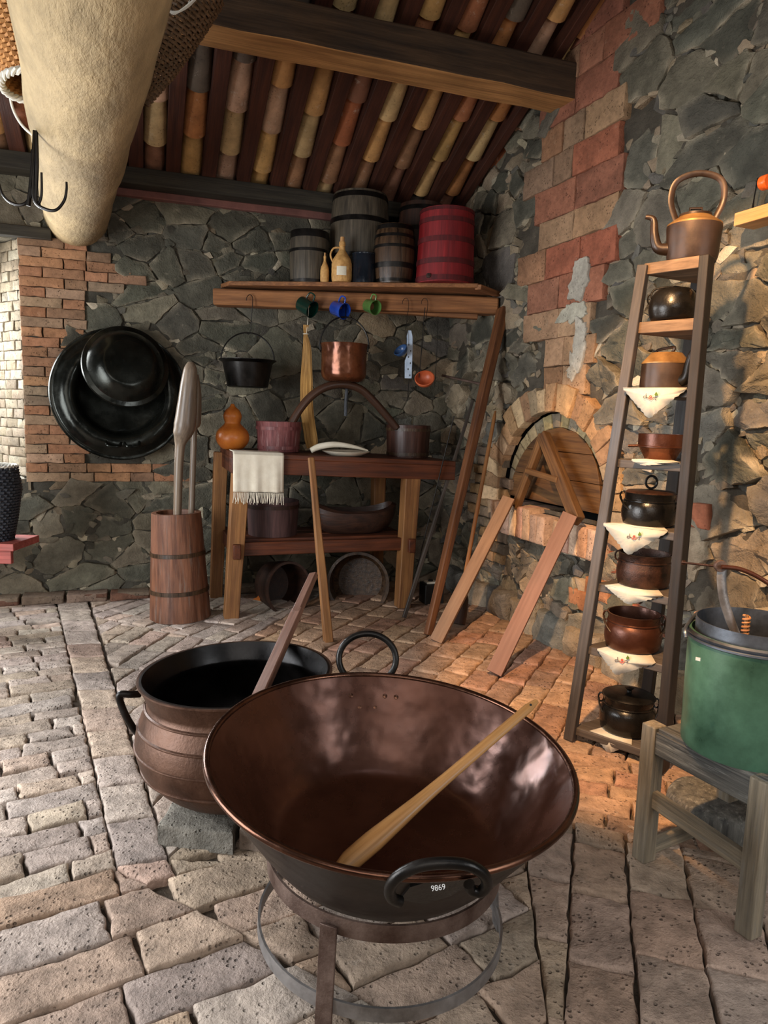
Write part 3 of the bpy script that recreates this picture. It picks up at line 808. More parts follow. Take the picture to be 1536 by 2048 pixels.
def stave(n, depth=.012):
    def f(th, z):
        q = (th/(2*PI)*n) % 1; return 1-depth*(max(0, 1-min(q, 1-q)*9))
    return f
def barrel(name, label, base, r, h, mat, hoops, hoopmat, bulge=.12, taper=0, group=None, hoopw=.028, lidmat=None, cat='barrel'):
    o = thing(name, label, cat, base, group)
    prof = []; R = lambda t: r*(1-bulge*(2*t-1)**2*1.0-taper*t)
    for i in range(13): prof.append((R(i/12), h*i/12))
    prof += [(R(1)-.014, h), (R(1)-.014, h-.025), (0.0001, h-.025)]
    a = G(); a.lathe([(0.0001, 0)]+prof, base, n=88, rf=stave(20)); a.build('body', mat, o, ang=30)
    for t, w in hoops:
        a = G(); rr_ = [(R(t-w/h/2+w/h*k/3)+.004) for k in range(4)]
        a.lathe([(rr_[0]-.006, h*t-w/2)]+[(rr_[k], h*t-w/2+w*k/3) for k in range(4)]+[(rr_[3]-.006, h*t+w/2)], base, n=64); a.build('hoop', hoopmat, o)
    return o
def bpx(x, half, ytop, back, **kw):
    p = on_shelf(x, back); r = half*pxm(p); h = zpx(x, ytop, p)-p.z; return p, r, h
p, r, h = bpx(618, 39, 466, .15)
barrel('barrel', 'small grey wooden barrel standing leftmost on the wall shelf', p, r, h, 'barrelg', [(.04, .02), (.62, .02), (.93, .05)], 'iron', .06, group=None)
p, r, h = bpx(717, 59, 392, .36)
barrel('barrel', 'tallest barrel, dark grey oak with black hoops, behind the woven bottles on the shelf', p, r, h, 'barrelg', [(.04, .03), (.33, .03), (.70, .035), (.95, .035)], 'iron', .12)
p, r, h = bpx(787, 41, 454, .12)
barrel('barrel', 'small dark glossy barrel with rounded sides just left of the red tub', p, r, h, 'barreld', [(.05, .02), (.30, .035), (.62, .02), (.80, .02), (.95, .03)], 'iron', .14)
p, r, h = bpx(838, 46, 412, .45)
barrel('barrel', 'dark brown barrel half hidden behind the red tub', p, r, h, 'barrelb', [(.3, .03), (.7, .03), (.93, .03)], 'iron', .08)
p, r, h = bpx(889, 58, 425, .12)
tb = barrel('tub', 'large red-painted wooden tub with four red hoops at the right end of the shelf', p, r*1.0, h, 'tubred', [(.05, .035), (.28, .035), (.57, .035), (.83, .03), (.97, .02)], 'redhoop', .0, .085, cat='tub')
a = G(); cdir = (CAM-p); cdir.z = 0; cdir.normalize(); lft = Vector((-cdir.y, cdir.x, 0))*-1
q = p+cdir*(r*.93)+lft*0.0+Z3*.03; sidev = Vector((cdir.y, -cdir.x, 0))
q = p+(cdir*.80-Vector((1, 0, 0))*.55).normalized()*(r*.99)+Z3*.035
a.lathe([(.0001, 0), (.016, 0), (.016, .02), (.0001, .022)], q, cdir, 16); a.build('bung', 'barrelb', tb)
# dark bottle can between barrels
p, r, h = bpx(727, 24, 507, .08); 
o = thing('canister', 'dark blue-black lidded canister between the woven bottle and the glossy barrel', 'canister', p)
a = G(); a.lathe([(.0001, 0), (r, 0), (r, h*.93), (r*.97, h*.95)], p, n=40); a.build('body', 'glassd', o)
a = G(); a.lathe([(r*1.02, h*.93), (r*1.03, h*.97), (r*.9, h), (.0001, h)], p, n=40); a.build('lid', 'glassd', o)
# woven bottles
def woven(base, r, h, label, handle):
    o = thing('wicker_bottle', label, 'bottle', base)
    pr = [(.0001, 0), (r*.9, 0), (r, h*.08), (r, h*.45), (r*.85, h*.58), (r*.5, h*.72), (r*.3, h*.8), (r*.27, h*.9), (r*.33, h*.91), (r*.3, h), (.0001, h)]
    w = lambda th, z: 1+.03*math.sin(th*22)*math.sin(z/h*PI*26)
    a = G()
    prf = []
    for i in range(len(pr)-1):
        for j in range(6): prf.append((pr[i][0]+(pr[i+1][0]-pr[i][0])*j/6, pr[i][1]+(pr[i+1][1]-pr[i][1])*j/6))
    a.lathe(prf+[pr[-1]], base, n=66, rf=w); a.build('body', 'bottle', o)
    a = G(); a.lathe([(r*.22, h*.98), (r*.2, h*1.12), (.0001, h*1.12)], base, n=16); a.build('cork', 'lightw', o)
    if handle:
        X = -Vector((1, 0, 0)); a = G(); a.tube(spline([base+X*r*.9+Z3*h*.5, base+X*r*1.15+Z3*h*.68, base+X*r*.85+Z3*h*.84, base+X*r*.25+Z3*h*.86]), r*.09, 8); a.build('handle', 'bottle', o)
        a = G(); a.lathe([(r*1.03, h*.14), (r*1.03, h*.36)], base, Z3, 12, a0=math.radians(-115), a1=math.radians(-60)); a.build('paper_label', 'white', o)
    return o
p = on_shelf(683, .03); woven(p, 20*pxm(p), (zpx(683, 484, p)-p.z), 'wicker-covered demijohn with side handle and paper label on the shelf', True)
p = on_shelf(649, .035); woven(p, 8.5*pxm(p), (zpx(649, 512, p)-p.z), 'slim wicker-covered bottle right of the small grey barrel', False)

# ------------------------------------------------------------------ things hanging from the shelf beam
def hook(x, y0, x1, y1, lab, off=.012, r=.0028, long=False):
    a = G(); t = on_beam(x, y0, off); s_ = pxm(t)
    pts = spline([on_beam(x-7, y0+9, off+.02), on_beam(x-6, y0+2, off+.02), on_beam(x, y0-3, off+.01), on_beam(x+5, y0+3, off+.012), on_beam(x+5, y0+16, off+.02), on_beam((x+x1)/2+3, (y0+y1)/2, off+.02), on_beam(x1, y1-8, off+.02), on_beam(x1-3, y1, off+.02), on_beam(x1-9, y1-3, off+.02)], 5)
    a.tube(pts, r, 6); return tag(a.build('hook', 'iron', loc=t), lab, 'hook')
hook(500, 592, 501, 668, 'iron hook holding the wide black pan at the left of the shelf beam')
hook(812, 599, 812, 662, 'thin iron hook left of the two hooks on the right half of the beam', r=.002)
hook(850, 599, 838, 752, 'long iron hook above the little terracotta ladle', r=.002)
a = G(); a.tube(spline([on_beam(876, 632, .02), on_beam(874, 700, .02), on_beam(869, 775, .02)]), .0022, 6); tag(a.build('iron_rod', 'iron', loc=on_beam(876, 632, .02)), 'thin iron wire hanging right of the long hook under the beam', 'wire')

def cup(x, y, half, ax, mat, lab):
    c = on_beam(x, y, .05); r = half*pxm(c); A = Vector(ax).normalized(); h = r*2.0
    o = thing('enamel_cup', lab, 'cup', c)
    a = G(); b = c-A*h*.5
    a.lathe([(.0001, 0), (r*.86, 0), (r*.9, h*.03), (r, h*.97), (r*1.05, h), (r*.98, h), (r*.88, h*.06), (.0001, h*.06)], b, A, 36); a.build('body', mat, o)
    up = (Z3-A*Z3.dot(A)).normalized(); a = G()
    a.tube(spline([b+A*h*.82+up*r*.98, b+A*h*.78+up*r*1.6, b+A*h*.4+up*r*1.65, b+A*h*.25+up*r*.95]), r*.1, 8); a.build('handle', mat, o)
    a = G(); t = b+A*h*.6+up*r*1.5; a.tube([t-up*.004+BMN*.0, t+BMN*(-.045)+up*.003], .002, 6); a.build('nail', 'iron', sh)
cup(613, 613, 16.5, (.75, -.45, -.42), 'gdark', 'dark green enamel cup hanging leftmost of three cups on the shelf beam')
cup(679, 619, 15.5, (.70, -.62, -.30), 'blue', 'bright blue enamel cup hanging in the middle of three cups')
cup(743, 613, 14, (.62, -.72, -.25), 'lgreen', 'light green enamel cup hanging rightmost of three cups')

def bail(o, P, X, r, h, wire, mat, name='handle', tiltv=Vector((0, 0, 0)), a0=0, a1=180):
    a = G(); a.tube(arc(P, X, (Z3+tiltv).normalized(), r, h, a0, a1, 28), wire, 8); return a.build(name, mat, o)
# black pan
c = on_beam(495, 775, .06); s_ = pxm(c); o = thing('hanging_pan', 'wide black iron pan hanging by its thin bail on the far left hook', 'pan', c)
h = (775-722)*s_; a = G(); a.lathe([(.0001, 0), (36*s_, 0), (40*s_, .006), (49*s_, h*.9), (57*s_, h), (57*s_, h+.004), (47*s_, h*.92), (35*s_, .008), (.0001, .008)], c, n=56); a.build('body', 'iron', o)
a = G(); a.lathe([(.0001, 0), (.022, .0), (.022, .004), (.0001, .006)], c+(CAM-c).normalized()*(43*s_)+Z3*h*.62, (CAM-c), 20); a.build('lug', 'iron', o)
XB = BMD
bail(o, c+Z3*h, XB, 53*s_, (718-664)*s_, .005, 'iron')
# copper pot
c = on_beam(687, 764, .09); s_ = pxm(c); o = thing('copper_pot', 'bronze-brown copper pot hanging by a bail below the blue cup', 'pot', c)
h = (764-690)*s_; a = G(); a.lathe([(.0001, 0), (30*s_, .0), (38*s_, .010), (43*s_, .03), (45*s_, .06), (45*s_, h*.9), (47*s_, h), (44*s_, h), (43*s_, .05), (33*s_, .012), (.0001, .01)], c, n=56); a.build('body', 'copperpot', o)
a = G(); a.lathe([(44*s_, h*.62), (48*s_, h*.64), (48*s_, h*.67), (44*s_, h*.69)], c, n=56); 
bail(o, c+Z3*h*.9, XB, 49*s_, (700-640)*s_, .0055, 'iron')
for sg in (-1, 1):
    a = G(); a.box(c+XB*sg*47*s_+Z3*h*.9, (.012, .03, .05), XB, BMN, Z3); a.build('ear', 'iron', o, bevel=.003)
a = G(); a.tube(spline([on_beam(686, 606, .01), on_beam(690, 602, .04), on_beam(692, 612, .05), on_beam(690, 640, .09), on_beam(687, 646, .09)]), .003, 6)
tag(a.build('hook', 'iron', loc=on_beam(686, 606)), 'short iron hook behind the blue cup carrying the copper pot', 'hook')
# straw bundle
a = G(); pts = [on_beam(x, y, .05) for x, y in ((612, 650), (611, 668), (614, 700), (613, 760), (614, 820), (622, 878), (624, 896))]
rs = [.02, .012, .030, .042, .044, .046, .035]
sp = spline(pts, 5); rr_ = np.interp(np.linspace(0, 6, len(sp)), range(7), rs); a.tube(sp, list(rr_), 26, flat=(1, .35), upv=BMD)
for i, v in enumerate(a.v):
    k = i % 26; c = sp[i//26]; a.v[i] = c+(v-c)*(1+.12*math.sin(k*2.4))
o = tag(a.build('straw_bundle', 'straw', loc=pts[0]), 'long flat bundle of golden straw hanging below the dark green cup', 'bundle')
a = G(); a.tube([on_beam(617, 596, .02), on_beam(617, 625, .04), on_beam(613, 668, .06)], .0022, 6); a.tube(arc(on_beam(612, 668, .05), BMD, BMN, .02, .014, 0, 360, 16), .003, 6); a.build('string', 'white', o)
# skimmer and ladles
o = thing('grater', 'narrow blue-white enamel grater strip hanging under the beam', 'grater', on_beam(818, 757, .03))
c = on_beam(818, 710, .03); s_ = pxm(c); a = G()
poly = [(-7, -46), (7, -46), (7, 10), (6, 36), (3, 48), (-3, 48), (-6, 36), (-4, 0), (-8, -12)]
a.prism([(x*s_, y*s_) for x, y in poly], .006, c, BMD, Z3); a.build('body', 'skim', o, bevel=.002)
for j in range(6):
    a = G(); a.box(c+BMD*((-.5 if j % 2 else 1.5)*2*s_)+Z3*((-40+j*12)*s_)+BMN*.004, (.006, .003, .012), BMD, BMN, Z3); a.build('slot', 'iron', o)
def ladle(x, y, half, ax, mat, handle, lab):
    c = on_beam(x, y, .07); r = half*pxm(c); A = Vector(ax).normalized(); o = thing('ladle', lab, 'ladle', c)
    a = G(); pr = [(r*math.sin(t), r*.85*(1-math.cos(t))) for t in [i*PI/2/8 for i in range(9)]]; pr[0] = (.0001, 0)
    a.lathe(pr+[(q*.92, z+.002) for q, z in pr[::-1]], c-A*r*.4, A, 28); a.build('bowl', mat, o)
    a = G(); a.tube(spline([on_beam(*q, .05) for q in handle]), .003, 6); a.build('handle', 'iron', o); return o
ladle(804, 704, 15, (-.55, -.5, .65), 'bladle', [(812, 700), (813, 680), (812, 662)], 'slate-blue enamel ladle beside the white grater strip')
ladle(850, 762, 20, (-.15, -.75, .6), 'rladle', [(838, 755), (840, 735), (846, 660), (850, 615)], 'small terracotta-coloured ladle on a long handle at the right')
a = G(); a.tube([on_beam(884, 751, -.05), on_beam(962, 768, .12)], .009, 8); tag(a.build('iron_bar', 'rust', loc=on_beam(884, 751)), 'short round bar sticking out level beside the slanting post', 'bar')
a = G(); a.tube(spline([on_beam(694, 772, .02), on_beam(692, 800, .02), on_beam(691, 832, .02)]), .012, 8, flat=(1, .5), upv=BMD); tag(a.build('braided_strap', 'wickd', loc=on_beam(694, 772)), 'short dark braided strap hanging behind the copper pot', 'strap')
a = G(); a.tube([on_beam(818, 757, .02), on_beam(816, 790, .02), on_beam(814, 802, .02)], .003, 6); tag(a.build('iron_spike', 'iron', loc=on_beam(818, 757)), 'thin iron spike pointing down below the white grater', 'spike')

# ------------------------------------------------------------------ basins on the back wall
def on_n(x, y, n): return plane(x, y, rb(0, n, 0), WN)
c = on_back(240, 790, .055); s_ = pxm(c); A = (WN+Vector((.12, 0, .10))).normalized()
o = thing('wall_basin', 'huge round black basin hung open side out on the back wall', 'basin', c)
R_ = 130*s_
a = G(); a.lathe([(.0001, .0), (R_*.55, .0), (R_*.585, .008), (R_*.60, .03), (R_*.625, .075), (R_*.66, .098), (R_*.72, .108), (R_*.80, .104), (R_*.88, .085), (R_*.93, .062), (R_*.95, .058), (R_*.985, .060), (R_*1.0, .050), (R_*.985, .040), (R_*.93, .04), (R_*.80, .08), (R_*.66, .07), (R_*.60, -.01), (.0001, -.01)], c, A, 80); a.build('body', 'enamel', o)
a = G(); cc = c+A*.10; up = (Z3-A*Z3.dot(A)).normalized(); sd_ = A.cross(up)
for sg in (-1, 1): a.tube(spline([c+A*.105-up*R_*.74+sd_*(.01*sg), c+A*.13-up*R_*.80+sd_*.03*sg, c+A*.13-up*R_*.79+sd_*.10*sg, c+A*.105-up*R_*.72+sd_*.11*sg]), .009, 8)
a.build('handle', 'enamel', o)
c2 = on_back(252, 733, .20); s_ = pxm(c2); R2 = 82*s_; A2 = (WN+Vector((.18, 0, .28))).normalized()
o = thing('wall_basin', 'smaller glossy black basin hung bottom outward over the huge one', 'basin', c2)
a = G(); a.lathe([(.0001, .11), (R2*.52, .11), (R2*.60, .105), (R2*.80, .06), (R2*.90, .02), (R2*1.0, .012), (R2*1.02, .0), (R2*.96, -.004), (R2*.86, .0), (R2*.56, .09), (.0001, .095)], c2, A2, 80); a.build('body', 'enamel', o)

# ------------------------------------------------------------------ mortar and pestles
mb = on_level(361, 1232); s_ = pxm(mb); o = thing('wooden_mortar', 'tall tapered stave mortar of brown wood with two hoops, standing by the back wall', 'mortar', mb)
mh = zpx(351, 1024, mb)
R0_, R1_ = 59*s_, 47*s_
prof = [(.0001, 0)]+[(R0_+(R1_-R0_)*i/10, mh*i/10) for i in range(11)]+[(R1_-.03, mh), (R1_-.045, mh-.3), (.0001, mh-.32)]
a = G(); a.lathe(prof, mb, (-.03, 0, 1), 72, rf=stave(9, .01)); a.build('body', 'mortar', o, ang=30)
for t in (.27, .62):
    a = G(); r = R0_+(R1_-R0_)*t; a.lathe([(r, mh*t-.014), (r+.006, mh*t-.013), (r+.005, mh*t+.013), (r-.002, mh*t+.014)], mb, (-.03, 0, 1), 64); a.build('hoop', 'barreld', o)
def pestle(px_, rs, Y, mat, lab):
    pts = [at_depth(x, y, Y) for x, y in px_]; sp = spline(pts, 5); rr_ = np.interp(np.linspace(0, len(pts)-1, len(sp)), range(len(pts)), [r*pxm(pts[0]) for r in rs])
    a = G(); a.tube(sp, list(rr_), 18); return tag(a.build('pestle', mat, loc=pts[-1]), lab, 'pestle')
pestle([(382, 724), (381, 738), (378, 770), (374, 815), (370, 850), (365, 868), (360, 892), (357, 945), (354, 1060)], [5, 13, 17, 20, 22, 19, 10, 9, 8], mb.y-.10, 'pestle', 'grey-brown two-handed wooden pestle with thick top, in front in the mortar')
pestle([(388, 750), (391, 790), (390, 845), (388, 862), (385, 960), (382, 1060)], [9, 12, 12, 6, 6, 7], mb.y+.10, 'pestle', 'second slimmer wooden pestle standing behind the thick-topped one in the mortar')

# ------------------------------------------------------------------ big table
tu0, tu1 = 1.36, 2.96; tn1 = .80; tn0 = .10
def tz(u): return 1.128-.03*(u-1.35)
def tp(u, n, dz=0): return rb(u, n, tz(u)+dz)
T_ = thing('work_table', 'tall dark red-brown timber table against the back wall with sturdy pale legs', 'table', rb(2.1, .45, 0))
a = G(); vs = []
a.plank(tp(tu0, (tn0+tn1)/2, -.017), tp(tu1, (tn0+tn1)/2, -.017), tn1-tn0, .034, WN, 6, .002); a.build('tabletop', 'table', T_, bevel=.004)
a = G(); a.plank(tp(tu0, tn1-.02, -.085), tp(tu1, tn1-.02, -.085), .04, .105, WN, 8, .003); a.build('apron', 'table', T_, bevel=.004)
a = G(); a.plank(tp(tu0+.015, tn0, -.085), tp(tu0+.015, tn1-.03, -.085), .035, .105, WD, 4, .002); a.build('apron', 'table', T_, bevel=.004)
def legp(xt, xb, yb, n, w, t=None):
    top = on_n(xt, 940, n); bot = on_level(xb, yb) if n == tn1-.1 else None
    return top
for (xt, xb, n, w) in ((483, 462, .74, .115), (823, 804, .74, .115), (442, 432, .17, .10), (757, 750, .17, .10)):
    u1_ = (on_n(xt, 940, n)-BL).dot(WD); P0 = on_n(xb, 1235, n); u0_ = (P0-BL).dot(WD)
    a = G(); a.plank(rb(u0_, n, .0), rb(u1_, n, tz(u1_)-.034), w*.85, w*.85, WD, 8, .003, w, w); a.build('leg', 'leg', T_, bevel=.006)
zs = on_n(640, 1080, .74).z
ua, ub = (on_n(474, 1090, .74)-BL).dot(WD), (on_n(814, 1090, .74)-BL).dot(WD)
a = G(); a.plank(rb(ua, .74, zs-.045), rb(ub, .74, zs-.045), .05, .09, WN, 8, .003); a.build('stretcher', 'table', T_, bevel=.005)
a = G(); a.plank(rb(ua-.03, .17, zs-.045), rb(ub-.02, .17, zs-.045), .05, .09, WN, 8, .003); a.build('stretcher', 'table', T_, bevel=.005)
for uu in (ua-.01, ub+.01):
    a = G(); a.plank(rb(uu, .05, zs-.05), rb(uu, .83, zs-.05), .05, .10, WD, 6, .002); a.build('side_rail', 'table', T_, bevel=.005)
a = G()
for k in range(3): a.plank(rb(ua, .30+k*.16, zs-.0), rb(ub, .30+k*.16, zs-.0), .13, .022, WN, 4, .002)
a.build('lower_shelf', 'table', T_, bevel=.003)

def on_tab(x, n): P = on_n(x, 905, n); u = (P-BL).dot(WD); return rb(u, n, tz(u)+.001)
# gourd
c = on_tab(465, .42); s_ = pxm(c); zg = lambda y: zpx(465, y, c)-c.z
H_ = zg(808); a = G()
pr = [(.0001, 0), (18*s_, .002), (29*s_, H_*.12), (33*s_, H_*.25), (30*s_, H_*.40), (20*s_, H_*.52), (15.5*s_, H_*.58), (17*s_, H_*.66), (18*s_, H_*.75), (14*s_, H_*.86), (6*s_, H_*.94), (3*s_, H_), (.0001, H_)]
sm = spline([Vector((r, 0, z)) for r, z in pr], 5); a.lathe([(max(v.x, .0001), v.z) for v in sm], c, n=40)
o = tag(a.build('gourd', 'gourd', loc=c), 'orange-brown bottle gourd standing on the left end of the table', 'gourd')
def tub(x, n, half, ytop, mat, lab, hoops, taper=.1, thick=.015, hoopmat='iron'):
    c = on_tab(x, n); s_ = pxm(c); H = zpx(x, ytop, c)-c.z; r = half*s_; o = thing('tub', lab, 'tub', c)
    R = lambda t: r*(1-taper)+r*taper*t
    a = G(); a.lathe([(.0001, 0)]+[(R(i/6), H*i/6) for i in range(7)]+[(R(1)-thick, H), (R(0)-thick, .03), (.0001, .03)], c, n=80, rf=stave(16, .012)); a.build('body', mat, o, ang=30)
    for t in hoops:
        a = G(); w = .022; a.lathe([(R(t), H*t-w/2), (R(t)+.005, H*t-w/2), (R(t)+.005, H*t+w/2), (R(t), H*t+w/2)], c, n=60); a.build('hoop', hoopmat, o)
    return o, c, H
tub(557, .42, 45, 843, 'tubpink', 'faded pink-red wooden tub on the table beside the gourd', (.14, .78), .1, hoopmat='tubpink')
tub(815, .42, 44, 850, 'tubbr', 'dark brown stave tub at the right end of the table', (.1, .86), .06, hoopmat='barreld')
yk = [on_n(x, y, .52) for x, y in ((581, 850), (600, 818), (625, 790), (655, 773), (690, 769), (722, 779), (748, 803), (770, 828), (793, 856))]
a = G(); a.tube(spline(yk, 6), 8.2*pxm(yk[0]), 14); tag(a.build('carrying_yoke', 'yoke', loc=yk[4]), 'bent wooden carrying yoke arching from the pink tub to the brown tub', 'yoke')
# plate with pale wooden scoop
c = on_tab(692, .66); s_ = pxm(c); o = thing('enamel_plate', 'pale enamel plate lying near the front edge of the table', 'plate', c)
a = G(); a.lathe([(.0001, .002), (30*s_, .002), (47*s_, .03), (48*s_, .032), (47*s_, .034), (30*s_, .008), (.0001, .007)], c, n=56); a.build('body', 'white', o)
a = G(); q = on_tab(690, .66); pts = [on_n(x, y, .70) for x, y in ((622, 901), (640, 893), (670, 889), (705, 893), (736, 901))]
a.tube(spline(pts, 5), list(np.interp(np.linspace(0, 4, 21), range(5), [.024, .028, .026, .018, .005])), 12, flat=(.8, .7)); tag(a.build('horn', 'white', loc=pts[0]), 'pale tapering horn lying across the enamel plate', 'horn')
# towel
o = thing('towel', 'cream woven towel with lace fringe draped over the table edge', 'towel', on_n(518, 905, .82))
a = G(); rows_ = []; nx = 24
path = [(.55, .006), (.70, .006), (.80, .006), (.812, .002), (.818, -.015), (.822, -.10), (.823, -.20), (.824, -.29)]
uL = (on_n(466, 905, .82)-BL).dot(WD); uR = (on_n(568, 905, .82)-BL).dot(WD); yb_ = on_n(518, 985, .82).z-tz(1.5)
vs = []
for j in range(22):
    t = j/21
    if t < .25: n_, dz = .60+.21*t/.25, .005
    else: q = (t-.25)/.75; n_ = .822; dz = .003+yb_*q
    for i in range(nx+1):
        f = i/nx; uu = uL+(uR-uL)*f; P = rb(uu, n_+(.006*math.sin(f*17)+.004*math.sin(f*31))*max(0, t-.25)*1.3+.004, tz(uu)+dz+(.004 if t < .25 else 0)); vs.append(P)
a.add(vs, [(j*(nx+1)+i, j*(nx+1)+i+1, (j+1)*(nx+1)+i+1, (j+1)*(nx+1)+i) for j in range(21) for i in range(nx)])
b_ = a.build('cloth', 'cloth', o); sm_ = b_.modifiers.new('solid', 'SOLIDIFY'); sm_.thickness = .003
a = G()
for i in range(46):
    f = (i+.5)/46; uu = uL+(uR-uL)*f; P = rb(uu, .83+.006*math.sin(f*17), tz(uu)+yb_)
    a.tube([P, P-Z3*.03+WD*random.uniform(-.004, .004), P-Z3*random.uniform(.06, .08)+WD*random.uniform(-.008, .008)], .0022, 5)
a.build('fringe', 'cloth', b_)
# tub and trough on the lower shelf
c = on_n(545, 1068, .50); c.z = zs+.012; s_ = pxm(c); H = zpx(545, 1000, c)-c.z; o = thing('tub', 'dull purple-brown round tub on the lower shelf under the towel', 'tub', c)
a = G(); a.lathe([(.0001, 0), (48*s_, 0), (52*s_, H), (49*s_, H), (45*s_, .02), (.0001, .02)], c, n=56, rf=stave(18, .01)); a.build('body', 'dulltub', o)
a = G(); a.lathe([(50.5*s_, H*.8), (53*s_, H*.8), (53*s_, H*.9), (51*s_, H*.9)], c, n=56); a.build('hoop', 'barrelb', o)
c = on_n(707, 1074, .52); c.z = zs+.012; s_ = pxm(c); a = G(); n = 40; vs = []; m = 10
Lh, Wh, Hh = 86*s_, .15, .19
def tro(th, q, inn=0):
    k = math.sin(q*PI/2); e = abs(math.cos(th))**.8*(1 if math.cos(th) > 0 else -1); f = abs(math.sin(th))**.8*(1 if math.sin(th) > 0 else -1)
    z = Hh*(1-math.cos(q*PI/2))*(.82+.30*abs(math.cos(th))**2.5); s2 = .55+.45*k
    x = e*Lh*s2; y = f*Wh*s2
    if inn: x *= .90; y *= .85; z = .02+z*.97
    return c+WD*x+WN*y+Z3*z
prof_i = [i/m for i in range(m+1)]
lay = [[c]*n]+[[tro(2*PI*k/n, q) for k in range(n)] for q in prof_i]+[[tro(2*PI*k/n, q, 1) for k in range(n)] for q in prof_i[::-1]]+[[c+Z3*.02]*n]
vs = [p for r in lay for p in r]; fs = [(i*n+k, i*n+(k+1) % n, (i+1)*n+(k+1) % n, (i+1)*n+k) for i in range(len(lay)-1) for k in range(n)]
a.add(vs, fs); tag(a.build('dough_trough', 'barrelb', loc=c), 'long dark carved wooden trough on the lower shelf of the table', 'trough')
# lying barrels under the table
def lying(xc, yc, half, n, ax, L, mat, lab, sx=1.0, ribs=True, name='basket'):
    c = on_n(xc, yc, n); s_ = pxm(c); A = Vector(ax).normalized(); r = half*s_; o = thing(name, lab, 'tub', c)
    f = (lambda th, z: 1+.012*math.sin(z*150)) if ribs else stave(22, .008)
    xd = (A.cross(Z3)).normalized()
    pr = [(r*(1-.10*(i/14)-.25*(i/14)**4), -L*i/14) for i in range(15)]
    a = G(); a.lathe([(r*.93, -.004)]+pr+[(.0001, -L)], c, A, 72, rf=f, sx=sx, xdir=xd); a.lathe([(r*.93, -.004), (r*.86, -L*.92), (.0001, -L*.93)], c, A, 72, sx=sx, xdir=xd); a.build('body', mat, o)
    a = G(); a.lathe([(r*.92, -.01), (r*.92, .006), (r*1.01, .006), (r*1.02, -.02), (r*.99, -.02)], c, A, 72, sx=sx, xdir=xd); a.build('rim', mat, o)
    return o
lying(578, 1178, 55, .62, (.50, -.86, .10), .34, 'barrelb', 'ribbed brown round tub lying on its side on the floor under the table', .86)
lying(716, 1168, 64, .50, (-.05, -1, .10), .22, 'barreld', 'big round dark wooden tub lying on its side by the right table leg', .97, False)
a = G(); P = on_level(513, 1206); a.prism([(-.03, 0), (.0, .012), (.03, .05), (.025, -.01), (.04, -.02)], .002, P+Z3*.03, WD, Vector((0, .5, .86))); tag(a.build('dry_leaf', 'gourd', loc=P+Z3*.03), 'small yellow dry leaf on the floor beside the ribbed tub', 'leaf')
# black box in the corner
P = on_level(862, 1204); o = thing('box', 'small black box with a pale square top, on the floor in the corner', 'box', P)
a = G(); a.box(P+Z3*.075, (.15, .13, .15), WD, WN, Z3); a.build('body', 'black', o, bevel=.004)
a = G(); a.box(P+Z3*.157-WD*.01, (.085, .075, .014), WD, WN, Z3); tt_ = a.build('top_tray', 'white', o, bevel=.003)
a = G(); a.lathe([(.0001, 0), (.018, 0), (.018, .012), (.0001, .012)], P+Z3*.162-WD*.01, n=16); a.build('knob', 'black', tt_)
# broom
o = thing('broom', 'round-handled broom with dark red head leaning in the corner beside the oven', 'broom', on_level(912, 1252))
bb = on_level(912, 1250)+Z3*.01; bt = on_right(991, 822, .06)
d_ = (bt-bb).normalized(); a = G(); a.tube([bb+d_*.2, bb.lerp(bt, .5), bt-d_*.05, bt], [.014, .0145, .013, .007], 12); a.build('handle', 'pole', o)
a = G(); a.tube([bb+d_*.0, bb+d_*.06, bb+d_*.17, bb+d_*.25, bb+d_*.28], [.06, .062, .055, .025, .018], 20)
for i, v in enumerate(a.v): a.v[i] = v+noise.noise_vector(v*60)*.004
a.build('bristles', 'barrelb', o)
# leaning rods
def rod(b, t, r, mat, name, lab, flat=None):
    a = G(); pts = [b.lerp(t, i/6) for i in range(7)]
    a.tube(pts, r, 10, flat=flat); return tag(a.build(name, mat, loc=b), lab, 'rod')
rod(on_level(816, 1212), on_n(908, 832, .86), .004, 'iron', 'iron_rod', 'thinnest iron rod leaning in the corner, farthest left of the rods')
b0 = on_level(808, 1238)+Z3*.01
a = G(); a.plank(b0, plane(946, 800, BL+WN*.60, WN), .026, .026, WN, 8, .003, .02, .02); tag(a.build('digging_bar', 'etag', bevel=.004, loc=b0), 'grey square digging bar leaning between the thin rod and the slanting post', 'bar')
# slim pole standing in front of the table
b1 = on_level(657, 1284); t1 = at_depth(622, 915, b1.y+.10)
a = G(); a.plank(b1, t1, .055, .055, WD, 8, .003, .035, .035); tag(a.build('wooden_pole', 'leg', bevel=.006, loc=b1), 'slim upright wooden pole standing on the floor in front of the table', 'pole')

# leaning planks by the oven
b2 = on_level(872, 1286); t2 = on_right(1018, 996, .17)
a = G(); a.plank(b2+Z3*.01, t2, .085, .028, (1, -.4, 0), 4, .0005); tag(a.build('plank', 'plankb', bevel=.002, loc=b2), 'narrow brown plank leaning on the left end of the oven sill', 'plank')
b3 = on_level(988, 1352); t3 = on_right(1140, 1030, .20)
a = G(); a.plank(b3+Z3*.015, t3, .085, .05, (1, -.25, 0), 4, .0005); tag(a.build('plank', 'plankr', bevel=.002, loc=b3), 'thick reddish timber leaning on the middle of the oven sill', 'plank')
